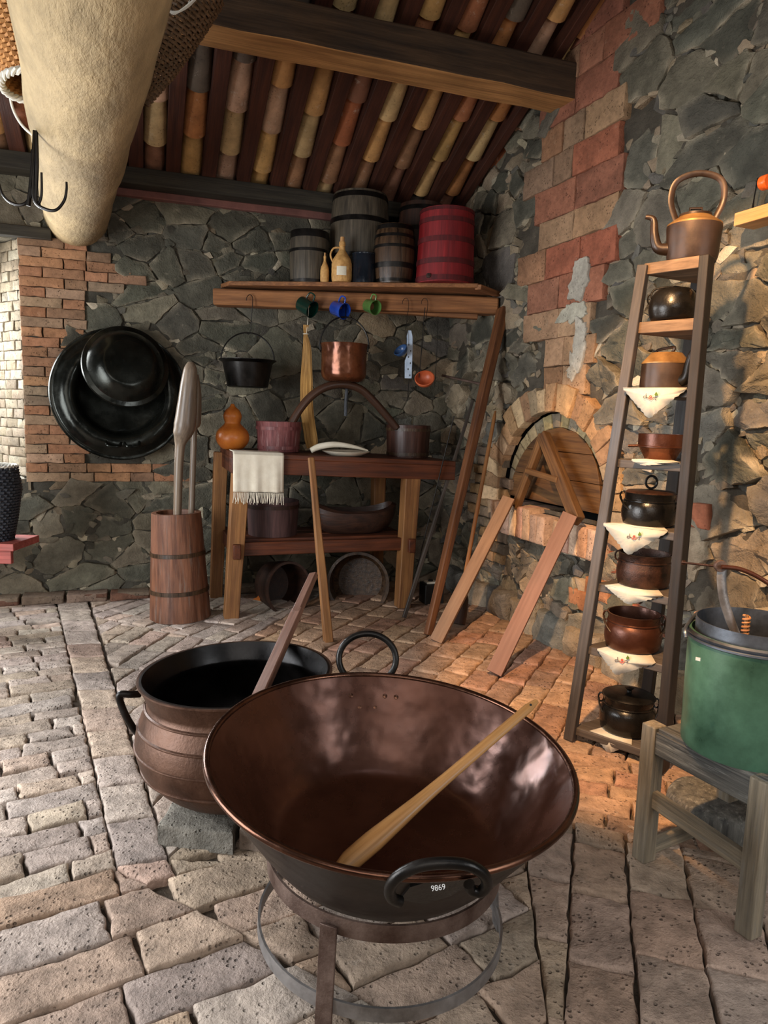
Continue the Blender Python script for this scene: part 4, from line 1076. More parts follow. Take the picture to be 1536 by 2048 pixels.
# oven door
od = thing('oven_door', 'arched plank oven door closing the brick oven mouth', 'door', rr(OC.x, .0, .84))
dtilt = -.08
def dr(x, z, h=0): return rr(OC.x+x, .005-.10*z+h, .84+z)
Xd = RD; Yd = (Z3-RN*.10).normalized()
for k, (z0, z1) in enumerate(((0.0, .17), (.17, .34), (.34, .50))):
    poly = []; R_ = .495
    xs = [math.sqrt(max(R_**2-z**2, 0)) for z in np.linspace(z0, min(z1-.003, R_), 8)]
    zz = np.linspace(z0, min(z1-.003, R_), 8)
    x0off = 0.0
    poly = [(x, z) for x, z in zip(xs, zz)]+[(-x, z) for x, z in list(zip(xs, zz))[::-1] if x > .004]
    if k == 0: poly = [(x if x < .05 or z > .1 else x, z) for x, z in poly]
    a = G(); a.prism(poly, .03, rr(OC.x, -.02, .86), Xd, Yd); a.build('board', 'door', od, bevel=.003)
ap = rr(OC.x-.02, .055, .86+.44); l1 = on_right(1032, 1014, .09); l2 = on_right(1156, 1042, .16)
a = G(); a.plank(l1, ap, .06, .045, RD, 6, .003); a.build('brace', 'door', od, bevel=.006)
a = G(); a.plank(l2, ap, .075, .06, RD, 6, .003); a.build('brace', 'door', od, bevel=.006)
a = G(); a.plank(l1.lerp(ap, .52)+RN*.03, l2.lerp(ap, .45)+RN*.03, .02, .04, RN, 4, .003); a.build('crossbar', 'door', od, bevel=.005)

# ------------------------------------------------------------------ corner etagere
F1 = on_level(1140, 1478); F2 = on_level(1322, 1540); B0 = Vector((1.29, 3.272, 0))
T1 = at_depth(1288, 527, 2.95); T2 = at_depth(1414, 517, 2.76); T3 = at_depth(1400, 540, 3.10)
zT = (T1.z+T2.z)/2
et = thing('corner_rack', 'tall narrow three-legged corner rack with eight small shelves of pots and kettles', 'rack', (F1+F2+B0)/3)
fd = (F2-F1).normalized()
T1.z = T2.z = T3.z = zT
def post(b, t, z): return b.lerp(t, z/zT)
a = G(); a.plank(F1, T1, .045, .045, fd, 8, .001, .04, .04); a.build('leg', 'etag', et, bevel=.003)
sdn = (B0-F2).normalized(); 
a = G(); a.plank(F2, T2, .04, .085, fd, 8, .001, .035, .075); a.build('leg', 'etagd', et, bevel=.003)
a = G(); a.plank(B0, T3, .05, .05, fd, 8, .001); a.build('leg', 'etagd', et, bevel=.003)
lv = []
for i, (x, y) in enumerate(((1288, 529), (1268, 646), (1246, 778), (1226, 917), (1205, 1046), (1187, 1166), (1168, 1292), (1146, 1456))):
    P = at_depth(x, y, F1.lerp(T1, .5).y); z = P.z; lv.append(z)
    p1, p2, p3 = post(F1, T1, z), post(F2, T2, z), post(B0, T3, z)
    e_ = .015; q1, q2, q3 = p1+fd*.0, p2, p3
    c = (q1+q2+q3)/3
    poly = [(q-c) for q in (q1, q2, q3)]
    X = fd; Y = Vector((-fd.y, fd.x, 0))
    a = G(); th_ = .045 if i < 2 else .035
    pl = [(q.dot(X), q.dot(Y)) for q in poly]
    a.prism(pl if area2(pl) > 0 else pl[::-1], th_, Vector((c.x, c.y, z-th_/2)), X, Y); a.build('shelf', 'etagl' if i in (0, 1) else 'etag', et, bevel=.003)
def on_front(x, y, off=.0):
    Nf = Vector((fd.y, -fd.x, 0)); return plane(x, y, (post(F1, T1, 1.0)+Nf*off), Nf)
def potp(i, x, y=None):
    z = lv[i]; p1, p2, p3 = post(F1, T1, z), post(F2, T2, z), post(B0, T3, z); c = p1*.36+p2*.36+p3*.28
    d = ray(x, y or 900); d2 = Vector((d.x, d.y, 0)); t = c.y/d.y
    P = Vector((d.x*t, c.y, z+.002)); return P
def sp_prof(pr, k=4):
    s2 = spline([Vector((r, 0, z)) for r, z in pr], k); return [(max(v.x, .0001), v.z) for v in s2]
RIGHT = Vector((math.cos(math.radians(-35)), math.sin(math.radians(-35)), 0))
XR = Vector((.97, -.24, 0)).normalized()
# 1 kettle
P = potp(0, 1385, 500); s_ = pxm(P); H = zpx(1385, 432, P)-P.z; r = 52*s_
o = thing('kettle', 'old brown kettle with tan shoulder, curved spout and high arched handle, topmost on the rack', 'kettle', P)
a = G(); a.lathe([(.0001, 0), (r*.86, 0), (r*.92, H*.1), (r, H*.72), (r*1.0, H*.78)], P, n=52); a.build('body', 'kettle', o)
a = G(); a.lathe([(r*1.0, H*.78), (r*.98, H*.82), (r*.60, H*.97), (r*.58, H), (.0001, H*.99)], P, n=52); a.build('shoulder', 'kettlet', o)
a = G(); a.lathe([(r*.60, H*.98), (r*.58, H*1.03), (.0001, H*1.06)], P, n=40); ld = a.build('lid', 'kettle', o)
a = G(); a.tube([P+Z3*(H*1.03)-XR*.022, P+Z3*(H*1.16)-XR*.022, P+Z3*(H*1.16)+XR*.022, P+Z3*(H*1.03)+XR*.022], .006, 8, flat=(1, 1)); a.build('lid_grip', 'kettle', ld)
a = G(); sp = spline([P-XR*r*.8+Z3*H*.30, P-XR*r*1.25+Z3*H*.34, P-XR*r*1.42+Z3*H*.62, P-XR*r*1.50+Z3*H*.95, P-XR*r*1.80+Z3*H*1.02], 6); a.tube(sp, list(np.linspace(.026, .008, len(sp))), 14); a.build('spout', 'kettle', o)
a = G(); hp = spline([P-XR*r*.68+Z3*H*.92, P-XR*r*.92+Z3*H*1.35, P-XR*r*.75+Z3*H*1.75, P+Z3*H*1.90, P+XR*r*.78+Z3*H*1.75, P+XR*r*.95+Z3*H*1.35, P+XR*r*.70+Z3*H*.92], 7); a.tube(hp, .008, 8, flat=(1.5, .5)); a.build('handle', 'kettle', o)
# 2 round black pot
P = potp(1, 1345, 640); s_ = pxm(P); H = zpx(1345, 580, P)-P.z; r = 47*s_
o = thing('black_pot', 'glossy round-bellied black pot with thin bail, on the second shelf from the top', 'pot', P)
a = G(); a.lathe(sp_prof([(.0001, 0), (r*.78, 0), (r*.97, H*.25), (r, H*.5), (r*.88, H*.82), (r*.68, H), (r*.64, H), (r*.8, H*.8), (r*.9, H*.4), (r*.7, .012), (.0001, .012)]), P, n=52); a.build('body', 'potblack', o)
a = G(); a.tube(spline([P-XR*r*.95+Z3*H*.75, P-XR*r*.8+Z3*H*1.02, P+Z3*H*1.10, P+XR*r*.8+Z3*H*.95, P+XR*r*1.1+Z3*H*.78]), .004, 8); a.build('handle', 'iron', o)
a = G(); a.tube(arc(P-XR*r*.98+Z3*H*.72, XR, Z3, .008, .018, 0, 360, 16), .0035, 6); a.build('ear', 'iron', o)
# 3 brown kettle
P = potp(2, 1328, 775); s_ = pxm(P); H = zpx(1328, 706, P)-P.z; r = 47*s_
o = thing('kettle', 'brown kettle with tan sloping top and thick dark spout facing right, third shelf down', 'kettle', P)
a = G(); a.lathe([(.0001, 0), (r*.98, 0), (r, H*.1), (r*.97, H*.70)], P, n=52); a.build('body', 'kettle', o)
a = G(); a.lathe([(r*.98, H*.69), (r*.98, H*.72), (r*.62, H*1.0), (.0001, H*1.0)], P, n=52); a.build('shoulder', 'kettlet', o)
fd2 = Vector((.42, -.90, 0)).normalized()
a = G(); sp = spline([P+fd2*r*.75+Z3*H*.22, P+fd2*r*1.15+Z3*H*.30, P+fd2*r*1.25+Z3*H*.65, P+fd2*r*1.38+Z3*H*.92, P+fd2*r*1.55+Z3*H*1.05], 6); a.tube(sp, list(np.linspace(.026, .013, len(sp))), 14); a.build('spout', 'iron', o)
a = G(); a.tube(spline([P+fd2*r*.3+Z3*H*1.0, P+fd2*r*.35+Z3*H*1.14, P-fd2*r*.5+Z3*H*1.10, P-fd2*r*.55+Z3*H*.98]), .006, 8); a.build('handle', 'kettle', o)
# 4 casserole
P = potp(3, 1320, 915); s_ = pxm(P); H = zpx(1320, 868, P)-P.z; r = 46*s_
o = thing('casserole', 'low dark brown casserole with flared copper-coloured base, fourth shelf down', 'casserole', P)
a = G(); a.lathe([(.0001, 0), (r*.62, 0), (r*.90, H*.48)], P, n=52); a.build('base', 'copperpot', o)
a = G(); a.lathe([(r*.90, H*.46), (r*1.0, H*.49), (r*1.0, H*.53), (r*.95, H*.55), (r*.96, H*1.0), (r*.92, H*1.0), (r*.88, H*.5), (r*.5, .03), (.0001, .03)], P, n=52); a.build('wall', 'potbrown', o)
a = G(); a.tube([P-XR*r*.95+Z3*H*.52, P-XR*r*1.35+Z3*H*.50], .006, 8); a.build('stub_handle', 'potbrown', o)
# 5 lidded black pot
def pot(i, x, yb, yt, half, mat, lab, neck=.86, rimr=.92, lid=None, bailang=None, ringlid=False, extra=None, belly=.38):
    P = potp(i, x, yb); s_ = pxm(P); H = zpx(x, yt, P)-P.z; r = half*s_; o = thing('cast_pot', lab, 'pot', P)
    pr = sp_prof([(.0001, .0), (r*.80, .0), (r*.96, H*.16), (r, H*belly), (r*.97, H*.60), (r*neck, H*.74)], 4)+[(r*(neck+.03), H*.75), (r*(neck+.03), H*.77), (r*neck, H*.79), (r*rimr, H*.97), (r*(rimr+.03), H), (r*(rimr-.03), H), (r*(neck-.06), H*.78), (r*.9, H*.4), (r*.7, .015), (.0001, .015)]
    a = G(); a.lathe(pr, P, n=60); a.build('body', mat, o)
    for sg in (-1, 1):
        a = G(); a.tube(arc(P+XR*sg*r*.97+Z3*H*.86, XR, Z3, .012, .02, 0, 360, 14), .004, 6); a.build('ear', mat, o)
    if lid:
        a = G(); a.lathe([(r*rimr*.98, H*1.0), (r*rimr*.9, H*1.05), (.02, H*1.10), (.0001, H*1.10)], P, n=52)
        ld = a.build('lid', lid, o)
        a = G()
        if ringlid: a.tube(arc(P+Z3*(H*1.10+.03), XR, Z3, .022, .026, 0, 360, 24), .005, 8)
        else: a.lathe([(.012, H*1.08), (.010, H*1.15), (.020, H*1.22), (.0001, H*1.25)], P, n=20)
        a.build('lid_knob', 'iron', ld)
    if bailang is not None:
        t = math.radians(bailang); V = (Vector((XR.y, -XR.x, 0))*math.cos(t)+Z3*math.sin(t)).normalized()
        a = G(); a.tube(arc(P+Z3*H*.84, XR, V, r*1.05, r*1.08, 0, 180, 30), .0042, 8); a.build('bail', 'kettle' if mat == 'potbrown' else 'iron', o)
    return o
pot(4, 1296, 1050, 985, 53, 'potblack', 'big black pot with rusty lid, ring knob and lowered bail, fifth shelf down', lid='potrust', bailang=-35, ringlid=True, neck=.9)
pot(5, 1285, 1168, 1105, 52, 'potrust', 'open squat black pot with rust-speckled belly, sixth shelf down', neck=.93, rimr=.95, belly=.45)
pot(6, 1263, 1305, 1225, 55, 'potbrown', 'brown bellied cauldron with bail hanging down in front, seventh shelf down', bailang=-40, neck=.88)
pot(7, 1252, 1465, 1390, 54, 'potblack', 'black pot with knobbed lid standing on the lowest shelf of the rack', lid='iron', bailang=-50, neck=.86)
# doilies
def doily(i, xl, yl, xr, yr, xt, yt, lab, emb):
    A = on_front(xl, yl, .028); B = on_front(xr, yr, .028); C = on_front(xt, yt, .034)
    o = thing('doily', lab, 'doily', A); a = G(); z = lv[i]+.002
    A.z = z+.001; B.z = z+.001
    def edge(p, q, n, amp, out):
        r = []
        for k in range(n): t = k/n; r.append(p.lerp(q, t)+out*(amp*abs(math.sin(t*PI*n/2.2))))
        return r
    mid = (A+B)/2; oA = (A-mid).normalized(); poly = edge(A, C, 16, .006, (oA-Z3*.6).normalized())+edge(C, B, 16, .006, (-oA-Z3*.6).normalized())+[B, A.lerp(B, .5)]
    k = len(poly); cen = (A+B+C)/3
    Nf = Vector((fd.y, -fd.x, 0))
    poly = [p+Nf*(.0035*math.sin(p.z*60+j*.45)) for j, p in enumerate(poly)]
    back = ((post(F1, T1, z)+post(F2, T2, z))/2).lerp(post(B0, T3, z), .55)
    back.z = z+.001
    a.add(poly+[cen+Nf*.004], [(j, (j+1) % k, k) for j in range(k)])
    a.add([A, B, back], [(0, 1, 2)])
    b_ = a.build('cloth', 'doily', o, weld=True); md = b_.modifiers.new('solid', 'SOLIDIFY'); md.thickness = .002
    if emb:
        cx, cy = emb
        def q(X, Y, off=.040): return on_front(cx+(X-785)/9.6, cy+(Y-330)/9.6, off)
        a = G()
        for st in ([(700, 315), (662, 312), (650, 338), (678, 352), (705, 338)], [(702, 262), (700, 300), (722, 345), (745, 338)], [(830, 340), (862, 334), (888, 348), (884, 376), (868, 370)]): a.tube(spline([q(*p) for p in st], 4), .0012, 5)
        a.build('stitching', 'embb', b_)
        a = G(); a.tube([q(785+18*math.cos(t), 322+20*math.sin(t)) for t in np.linspace(0, 2*PI, 13)], .0018, 5); a.tube(spline([q(740, 350), q(790, 380), q(832, 348)], 5), .0014, 5); a.build('stitched_flower', 'embr', b_)
        a = G(); a.add([q(*p, .042) for p in ((895, 225), (932, 288), (885, 318), (858, 285))]+[q(*p, .039) for p in ((895, 225), (932, 288), (885, 318), (858, 285))], [(0, 1, 2, 3), (7, 6, 5, 4), (0, 4, 5, 1), (1, 5, 6, 2), (2, 6, 7, 3), (3, 7, 4, 0)]); a.build('stitched_leaf', 'embg', b_)
doily(2, 1246, 772, 1374, 778, 1297, 836, 'embroidered white doily hanging under the third-shelf brown kettle', (1301, 794))
doily(3, 1264, 912, 1360, 922, 1284, 930, 'white doily barely showing under the brown casserole', None)
doily(4, 1208, 1040, 1336, 1060, 1257, 1109, 'embroidered white doily under the lidded pot with ring knob', (1268, 1074))
doily(5, 1210, 1160, 1328, 1176, 1256, 1208, 'white doily pointing down under the open rust-speckled pot', None)
doily(6, 1196, 1290, 1312, 1322, 1232, 1349, 'embroidered white doily under the brown bellied cauldron', (1244, 1321))
doily(7, 1180, 1448, 1264, 1480, 1217, 1505, 'white doily at the foot of the rack under the knobbed-lid pot', None)

# ------------------------------------------------------------------ big copper bowl on stand
bc = Vector((.038, 1.75, .5286)); TA = Vector((.0605, -.0572, 1)).normalized()
bw = thing('copper_bowl', 'very large round copper bowl with dark outside resting on an iron ring stand', 'bowl', bc-TA*.245)
RB = .4695; hb = .255; rbm = .298
b0 = bc-TA*hb
outp = [(.0001, 0), (rbm*.9, 0), (rbm, .006), (rbm+.012, .02)]+[(rbm+.012+(RB-rbm-.012)*((i/10)**.92), .02+(hb-.02)*i/10) for i in range(1, 11)]
inp = [(r-.006, z+.004) for r, z in outp[::-1]]
inp[-1] = (.0001, .006); inp[-2] = (rbm*.9, .006); inp[-3] = (rbm-.01, .012)
a = G(); a.lathe(outp, b0, TA, 110); a.build('outer_wall', 'copperout', bw)
a = G(); a.lathe(inp, b0, TA, 110); a.build('inner_wall', 'copper', bw)
X1 = (Vector((1, 0, 0))-TA*TA.x).normalized(); Y1 = TA.cross(X1)
a = G(); a.tube([b0+TA*(hb+.002)+X1*(RB*math.cos(t))+Y1*(RB*math.sin(t)) for t in np.linspace(0, 2*PI, 97)[:-1]], .009, 10, closed=True); a.build('rim', 'copperrim', bw)
a = G()                                   # rivets
for (x, y) in ((772, 1378), (752, 1398), (718, 1397), (700, 1380), (795, 1372)):
    t = math.atan2((at_depth(x, y, bc.y+RB*.93).y-bc.y), (at_depth(x, y, bc.y+RB*.93).x-bc.x)); z = .80 if y < 1385 else .68
    rr_ = rbm+.012+(RB-rbm-.012)*(z**.92)-.008; pp = b0+TA*(hb*z)+X1*(rr_*math.cos(t))+Y1*(rr_*math.sin(t)); nn = (-(X1*math.cos(t)+Y1*math.sin(t))+TA*.8).normalized()
    a.lathe([(.009, 0), (.007, .004), (.0001, .005)], pp, nn, 14)
a.build('rivets', 'copperrim', bw)
# back ring handle
hc = at_depth(735, 1318, bc.y+RB+.03); s_ = pxm(hc)
a = G(); a.tube([hc+Vector((1, 0, 0))*(57*s_*math.cos(t))+Vector((0, .25, .97))*(50*s_*math.sin(t)) for t in np.linspace(0, 2*PI, 49)[:-1]], .0105, 12, closed=True); a.build('ring_handle', 'iron', bw)
a = G(); a.box(hc-Z3*.095, (.10, .02, .05), bevel=None) if False else a.box(hc-Z3*.10+Vector((0, -.01, 0)), (.10, .018, .05)); a.build('handle_plate', 'iron', bw, bevel=.004)
# front handle
yh = bc.y-RB
hp = [(800, 1803, .0), (783, 1795, -.012), (780, 1775, -.025), (797, 1752, -.035), (835, 1733, -.04), (885, 1726, -.04), (935, 1730, -.035), (966, 1747, -.025), (974, 1768, -.01), (962, 1783, -.0), (944, 1780, .0), (938, 1768, -.004)]
pts = [at_depth(x, y, yh+d+.004) for x, y, d in hp]
a = G(); a.tube(spline(pts, 6), .0115, 12); a.build('scroll_handle', 'iron', bw)
pl = [(800, 1797), (820, 1772), (870, 1757), (925, 1752), (945, 1765), (900, 1790), (850, 1806), (825, 1802)]
def dpt(x, y): # on the outside wall of the bowl
    best = None
    for i in range(60):
        Y = yh-.02+i*.005; P = at_depth(x, y, Y); q = P-b0; z = q.dot(TA); rad = (q-TA*z).length; t = min(max((z-.02)/(hb-.02), 0), 1)
        if rad < rbm+.012+(RB-rbm-.012)*(t**.92)+.006: return P
    return P
a = G(); vs = [dpt(*p)+Vector((0, -.004, 0)) for p in pl]; vb = [v+Vector((0, .012, .004)) for v in vs]; k = len(vs)
a.add(vs+vb, [tuple(range(k)), tuple(range(k, 2*k))[::-1]]+[(i, (i+1) % k, k+(i+1) % k, k+i) for i in range(k)]); a.build('handle_mount', 'iron', bw)
# inventory number painted in white
tc = bpy.data.curves.new('tmp', 'FONT'); tc.body = '9869'; tc.size = .0145; tc.extrude = .0004; tc.align_x = 'CENTER'
to = bpy.data.objects.new('tmp', tc); COL.objects.link(to); bpy.context.view_layer.update()
me = bpy.data.meshes.new_from_object(to.evaluated_get(bpy.context.evaluated_depsgraph_get())); COL.objects.unlink(to); bpy.data.objects.remove(to)
pc = dpt(876, 1770)+Vector((0, -.016, 0)); Xn = (at_depth(890, 1764, pc.y)-at_depth(862, 1768, pc.y)).normalized()
Yn = Vector((0, .45, .89)); Yn = (Yn-Xn*Yn.dot(Xn)).normalized(); Zn = Xn.cross(Yn)
for v in me.vertices: q = v.co.copy(); v.co = pc+Xn*q.x+Yn*q.y+Zn*q.z-WORLD_LOC[bw.name]
me.materials.clear(); me.materials.append(M['wpaint']); to = bpy.data.objects.new('painted_number', me); COL.objects.link(to); to.parent = bw
# spatula
st_ = thing('wooden_spatula', 'long pale wooden stirring paddle resting across the inside of the copper bowl', 'spatula', on_level(700, 1715, .31))
e0_ = at_depth(1073, 1402, 1.99); e1_ = on_level(676, 1742, .305)
dv = (e1_-e0_); a = G()
q_ = list(np.linspace(0, 1, 21)); wd_ = list(np.interp(q_, [0, .02, .5, .62, .85, .96, 1], [.008, .0145, .0165, .019, .029, .028, .018]))
a.tube([e0_+dv*t for t in q_], wd_, 16, flat=(.72, 1), upv=(Vector((-.35, -.5, .8))).normalized()); a.build('shaft', 'paddle', st_)
a = G(); hd = (Vector((-.2, -.8, .6))).normalized(); a.lathe([(.0001, 0), (.0035, 0), (.0035, .001), (.0001, .001)], e0_+dv*.035+hd*.0125, hd, 12); a.build('hanging_hole', 'black', st_)
# stand
sc0 = Vector((.02, 1.74, 0))
sd_ = thing('ring_stand', 'low grey iron stand of two rings and three flat legs under the copper bowl', 'stand', sc0)
def band(z0, z1, r, t, nm, mat):
    a = G(); a.lathe([(r, z0), (r+t, z0), (r+t, z1), (r, z1), (r, z0)], sc0, (TA.x*.5, 0, 1), 90); a.build(nm, mat, sd_, ang=50)
band(.236, .279, .300, .006, 'upper_ring', 'rust'); band(.055, .09, .318, .006, 'lower_ring', 'steel')
for ang_ in (-112, 10, 130):
    t = math.radians(ang_); d = Vector((math.cos(t), math.sin(t), 0)); side = Vector((-d.y, d.x, 0))
    a = G(); a.plank(sc0+d*.330, sc0+d*.310+Z3*.262, .042, .007, side, 4, .0003); a.build('leg', 'rust' if ang_ == -112 else 'steel', sd_, bevel=.0015)

# ------------------------------------------------------------------ iron cauldron left of the bowl
PA = Vector((-.034, 0, 1)).normalized(); pc0 = Vector((-.497, 2.38, .4922))-PA*.417; RP = .329
cz = .50-pc0.z
cp = thing('iron_cauldron', 'large brown cast-iron cauldron with flared rim behind the copper bowl', 'cauldron', pc0)
k_ = [(.0001, 0), (.16, .0), (.25, .03), (.33, .11), (.358, .19), (.35, .26), (.325, .32), (.312, .35), (.315, .37), (.338, .425)]
sp = sp_prof(k_, 6)
sp = [(r*.973, z*.985) for r, z in sp]
a = G(); a.lathe(sp+[(.333, .418), (.333, .424), (.325, .424)], pc0, PA, n=96); a.build('outer_wall', 'ironb', cp)
a = G(); a.lathe([(.325, .424)]+[(max(r-.012, .0001), z+.006) for r, z in sp[::-1]], pc0, PA, n=96); a.build('inner_wall', 'ironbi', cp)
for z, r in ((.330, .3128), (.271, .3376), (.202, .3508), (.123, .3337)):
    a = G(); a.lathe([(r-.004, z-.006), (r+.002, z-.003), (r+.003, z), (r+.002, z+.003), (r-.004, z+.006)], pc0, PA, n=96); a.build('raised_band', 'ironb', cp)
a = G(); z0 = pc0
def ph(x, y, Y): return at_depth(x, y, Y)
a.tube(spline([ph(280, 1388, 2.36), ph(262, 1389, 2.34), ph(240, 1389, 2.33), ph(241, 1405, 2.33), ph(252, 1432, 2.33), ph(268, 1458, 2.35), ph(280, 1470, 2.38)], 5), .0125, 10); a.build('side_handle', 'iron', cp)
# plinth
a = G(); pq = on_level(350, 1715, .075); 
for i in range(2):
    for j in range(3):
        c0 = Vector((-.70+.26*j, 2.03+.17*i+.09, 0)); stone(a, [(c0.x, c0.y), (c0.x+.255, c0.y-.03), (c0.x+.255, c0.y+.14), (c0.x, c0.y+.165)], fl, h=.070, depth=.075, gap=.008, edge=.008, seg=.03, rough=.006, relief=.005, col=pick(['#736e64', '#7c766b', '#8a7a6b']))
tag(a.build('brick_plinth', 'brickf', weld=False, loc=(-.4, 2.3, 0)), 'low plinth of grey bricks under the iron cauldron', 'plinth')
# paddle standing in the cauldron
pb_ = at_depth(505, 1420, 2.36); pt_ = at_depth(628, 1148, 3.0)
pbot = pb_-(pt_-pb_).normalized()*.28
wp = thing('stirring_paddle', 'heavy dark wooden stirring paddle slanting up out of the iron cauldron', 'paddle', pbot)
a = G(); a.plank(pbot, pb_.lerp(pt_, .70), .055, .025, (1, 0, .45), 8, .002, .050, .024); a.build('blade', 'paddled', wp, bevel=.005)
a = G(); a.plank(pb_.lerp(pt_, .66), pt_, .042, .026, (1, 0, .45), 4, .001, .036, .024); a.build('handle', 'paddled', wp, bevel=.005)

# ------------------------------------------------------------------ stool and green bucket, right
s1, s2 = on_level(1262, 1712), on_level(1500, 1885)
zst = .46; fdir = (s2-s1).normalized(); bdir = Vector((-fdir.y, fdir.x, 0)); 
if bdir.x < 0: bdir = -bdir
Ls = (s2-s1).length; Wst = .42
stl = thing('stool', 'weathered grey wooden stool carrying the green bucket', 'stool', (s1+s2)/2)
def sq(a_, b_, z=0): return s1+fdir*a_+bdir*b_+Z3*z
lw_ = .052
for (a_, b_, m_) in ((lw_/2, lw_/2, 'grey'), (Ls-lw_/2, lw_/2, 'grey'), (lw_/2, Wst, 'grey'), (Ls-lw_/2, Wst, 'grey')):
    a = G(); a.plank(sq(a_, b_, 0), sq(a_, b_, zst), lw_, lw_, fdir, 6, .002); a.build('leg', m_, stl, bevel=.004)
a = G()
for k in range(2): a.plank(sq(lw_+.003, .11+k*.20, zst-.016), sq(Ls-.01, .11+k*.20, zst-.016), .198, .032, bdir, 8, .003)
a.build('seat', 'darkgrey', stl, bevel=.004)
a = G(); a.plank(sq(lw_, .02, zst-.05), sq(Ls-lw_*.6, .02, zst-.05), .03, .075, bdir, 8, .003); a.build('apron', 'darkgrey', stl, bevel=.004)
a = G(); a.plank(sq(lw_*.5, .025, .22), sq(Ls-lw_, .025, .20), .022, .055, bdir, 8, .002); a.build('stretcher', 'grey', stl, bevel=.003)
a = G(); a.plank(sq(.03, .04, .04), sq(.03, Wst, .05), .022, .05, fdir, 6, .002); a.build('stretcher', 'grey', stl, bevel=.003)
a = G(); a.plank(sq(.20, .30, .01), sq(.08, .10, .17), .03, .02, fdir, 4, .002); a.build('strut', 'grey', stl, bevel=.003)
# grindstone under stool
gp = on_level(1450, 1690); 
a = G(); a.lathe(sp_prof([(.0001, 0), (.13, 0), (.155, .03), (.16, .08), (.14, .11), (.06, .115), (.0001, .115)], 5), Vector((gp.x+.02, gp.y+.12, .0)), (0, 0, 1), 40, rf=lambda th, z: 1+.03*math.sin(3*th)+.02*math.sin(7*th))
tag(a.build('round_stone', 'darkgrey', loc=gp), 'dark rounded block lying on the floor under the stool', 'stone')
# bucket
bl = on_level(1357, 1475, zst); bf = on_level(1525, 1541, zst)
bkc = Vector((0, 0, 0)); rbk = .178
# centre: touches the two sight lines
dl = ray(1357, 1470); dl = Vector((dl.x, dl.y, 0)).normalized(); nl = Vector((-dl.y, dl.x, 0)); nl = nl if nl.x < 0 else -nl
# put centre so left tangent matches and front matches
best = None
for yy in np.arange(1.8, 2.3, .005):
    t = (CAM*0); # centre on offset line
    base = Vector((CAM.x, CAM.y, 0))-nl*rbk
    # point on line parallel to dl at offset rbk
    P = base+dl*((yy-base.y)/dl.y); fr_ = P+(Vector((0, 0, 0))-P).normalized()*rbk; fr_.z = zst
    w = fr_-CAM; py = 1024-FPX*w.dot(Uv)/w.dot(Fv)
    if best is None or abs(py-1540) < best[0]: best = (abs(py-1540), P)
kc = best[1].copy(); kc.z = zst
hk = zpx(1370, 1262, kc)-zst
hk = min(max(hk, .28), .40)
bk = thing('green_bucket', 'green-painted metal bucket with inner can and bail, standing on the stool', 'bucket', kc)
r = rbk
a = G(); a.lathe([(.0001, .0), (r*.97, .0), (r*.98, .01), (r*1.0, hk*.94), (r*1.0, hk), (r*.95, hk), (r*.93, .02), (.0001, .02)], kc, n=80); a.build('body', 'green', bk)
a = G(); a.lathe([(r*1.0, hk*.93), (r*1.03, hk*.94), (r*1.03, hk*.955), (r*1.0, hk*.965), (r*1.03, hk*.975), (r*1.04, hk*.99), (r*1.0, hk*1.005)], kc, n=80); a.build('rim', 'zinc', bk)
a = G(); a.lathe([(r*.90, hk*.6), (r*.90, hk*1.10), (r*.885, hk*1.10), (r*.885, .06), (.0001, .06)], kc, n=80); a.build('inner_can', 'zinc', bk)
hx = Vector((-.75, .66, 0)).normalized()
a = G(); pv = kc+Z3*hk*1.0; sd2 = Vector((hx.y, -hx.x, 0))
pts = spline([at_depth(1372, 1275, kc.y-.02), at_depth(1371, 1258, kc.y), at_depth(1378, 1245, kc.y+.08), at_depth(1395, 1226, kc.y+.15), at_depth(1418, 1222, kc.y+.2), at_depth(1470, 1224, kc.y+.2), at_depth(1560, 1240, kc.y+.12)], 6)
a.tube(pts, .005, 8); bl_ = a.build('bail', 'zinc', bk)
a = G(); a.tube([at_depth(1393, 1228, kc.y+.15), at_depth(1418, 1222, kc.y+.2)], .009, 10); a.build('grip', 'pole', bl_)
a = G(); q = at_depth(1396, 1318, kc.y-r*.88); a.box(q, (.012, .003, .009), (Vector((.8, -.6, 0))).normalized(), Vector((.6, .8, 0)), Z3); a.build('sticker', 'white', bk)
# press tool standing in the bucket
YT = kc.y-.02
tl = thing('press_tool', 'iron lever tool with long curved pipe handle standing in the green bucket', 'tool', at_depth(1478, 1285, YT))
a = G(); sp = spline([at_depth(1445, 1135, YT), at_depth(1443, 1160, YT), at_depth(1448, 1200, YT), at_depth(1462, 1245, YT), at_depth(1480, 1290, YT), at_depth(1490, 1330, YT)], 6); a.tube(sp, .0135, 10, flat=(.45, 1.0), upv=Vector((0, 1, 0))); a.build('flat_bar', 'steel', tl)
a = G(); a.lathe([(.0001, 0), (.016, 0), (.018, .008), (.016, .016), (.0001, .016)], at_depth(1443, 1133, YT-.008), (0, 1, 0), 24); a.build('pivot', 'rust', tl)
a = G(); a.tube([at_depth(1364, 1125, YT+.12), at_depth(1436, 1133, YT)], .0035, 8); a.lathe([(.0001, 0), (.007, .002), (.007, .01), (.0001, .012)], at_depth(1363, 1125, YT+.12), (1, 0, 0), 12); a.build('cross_rod', 'copperrim', tl)
a = G(); a.tube(spline([at_depth(1443, 1134, YT-.015), at_depth(1475, 1137, YT-.02), at_depth(1505, 1148, YT-.03), at_depth(1536, 1166, YT-.04), at_depth(1580, 1195, YT-.05)], 5), .0065, 10); a.build('pipe_handle', 'potbrown', tl)
a = G(); P0_, P1_ = at_depth(1494, 1230, YT-.03), at_depth(1487, 1288, YT-.03)
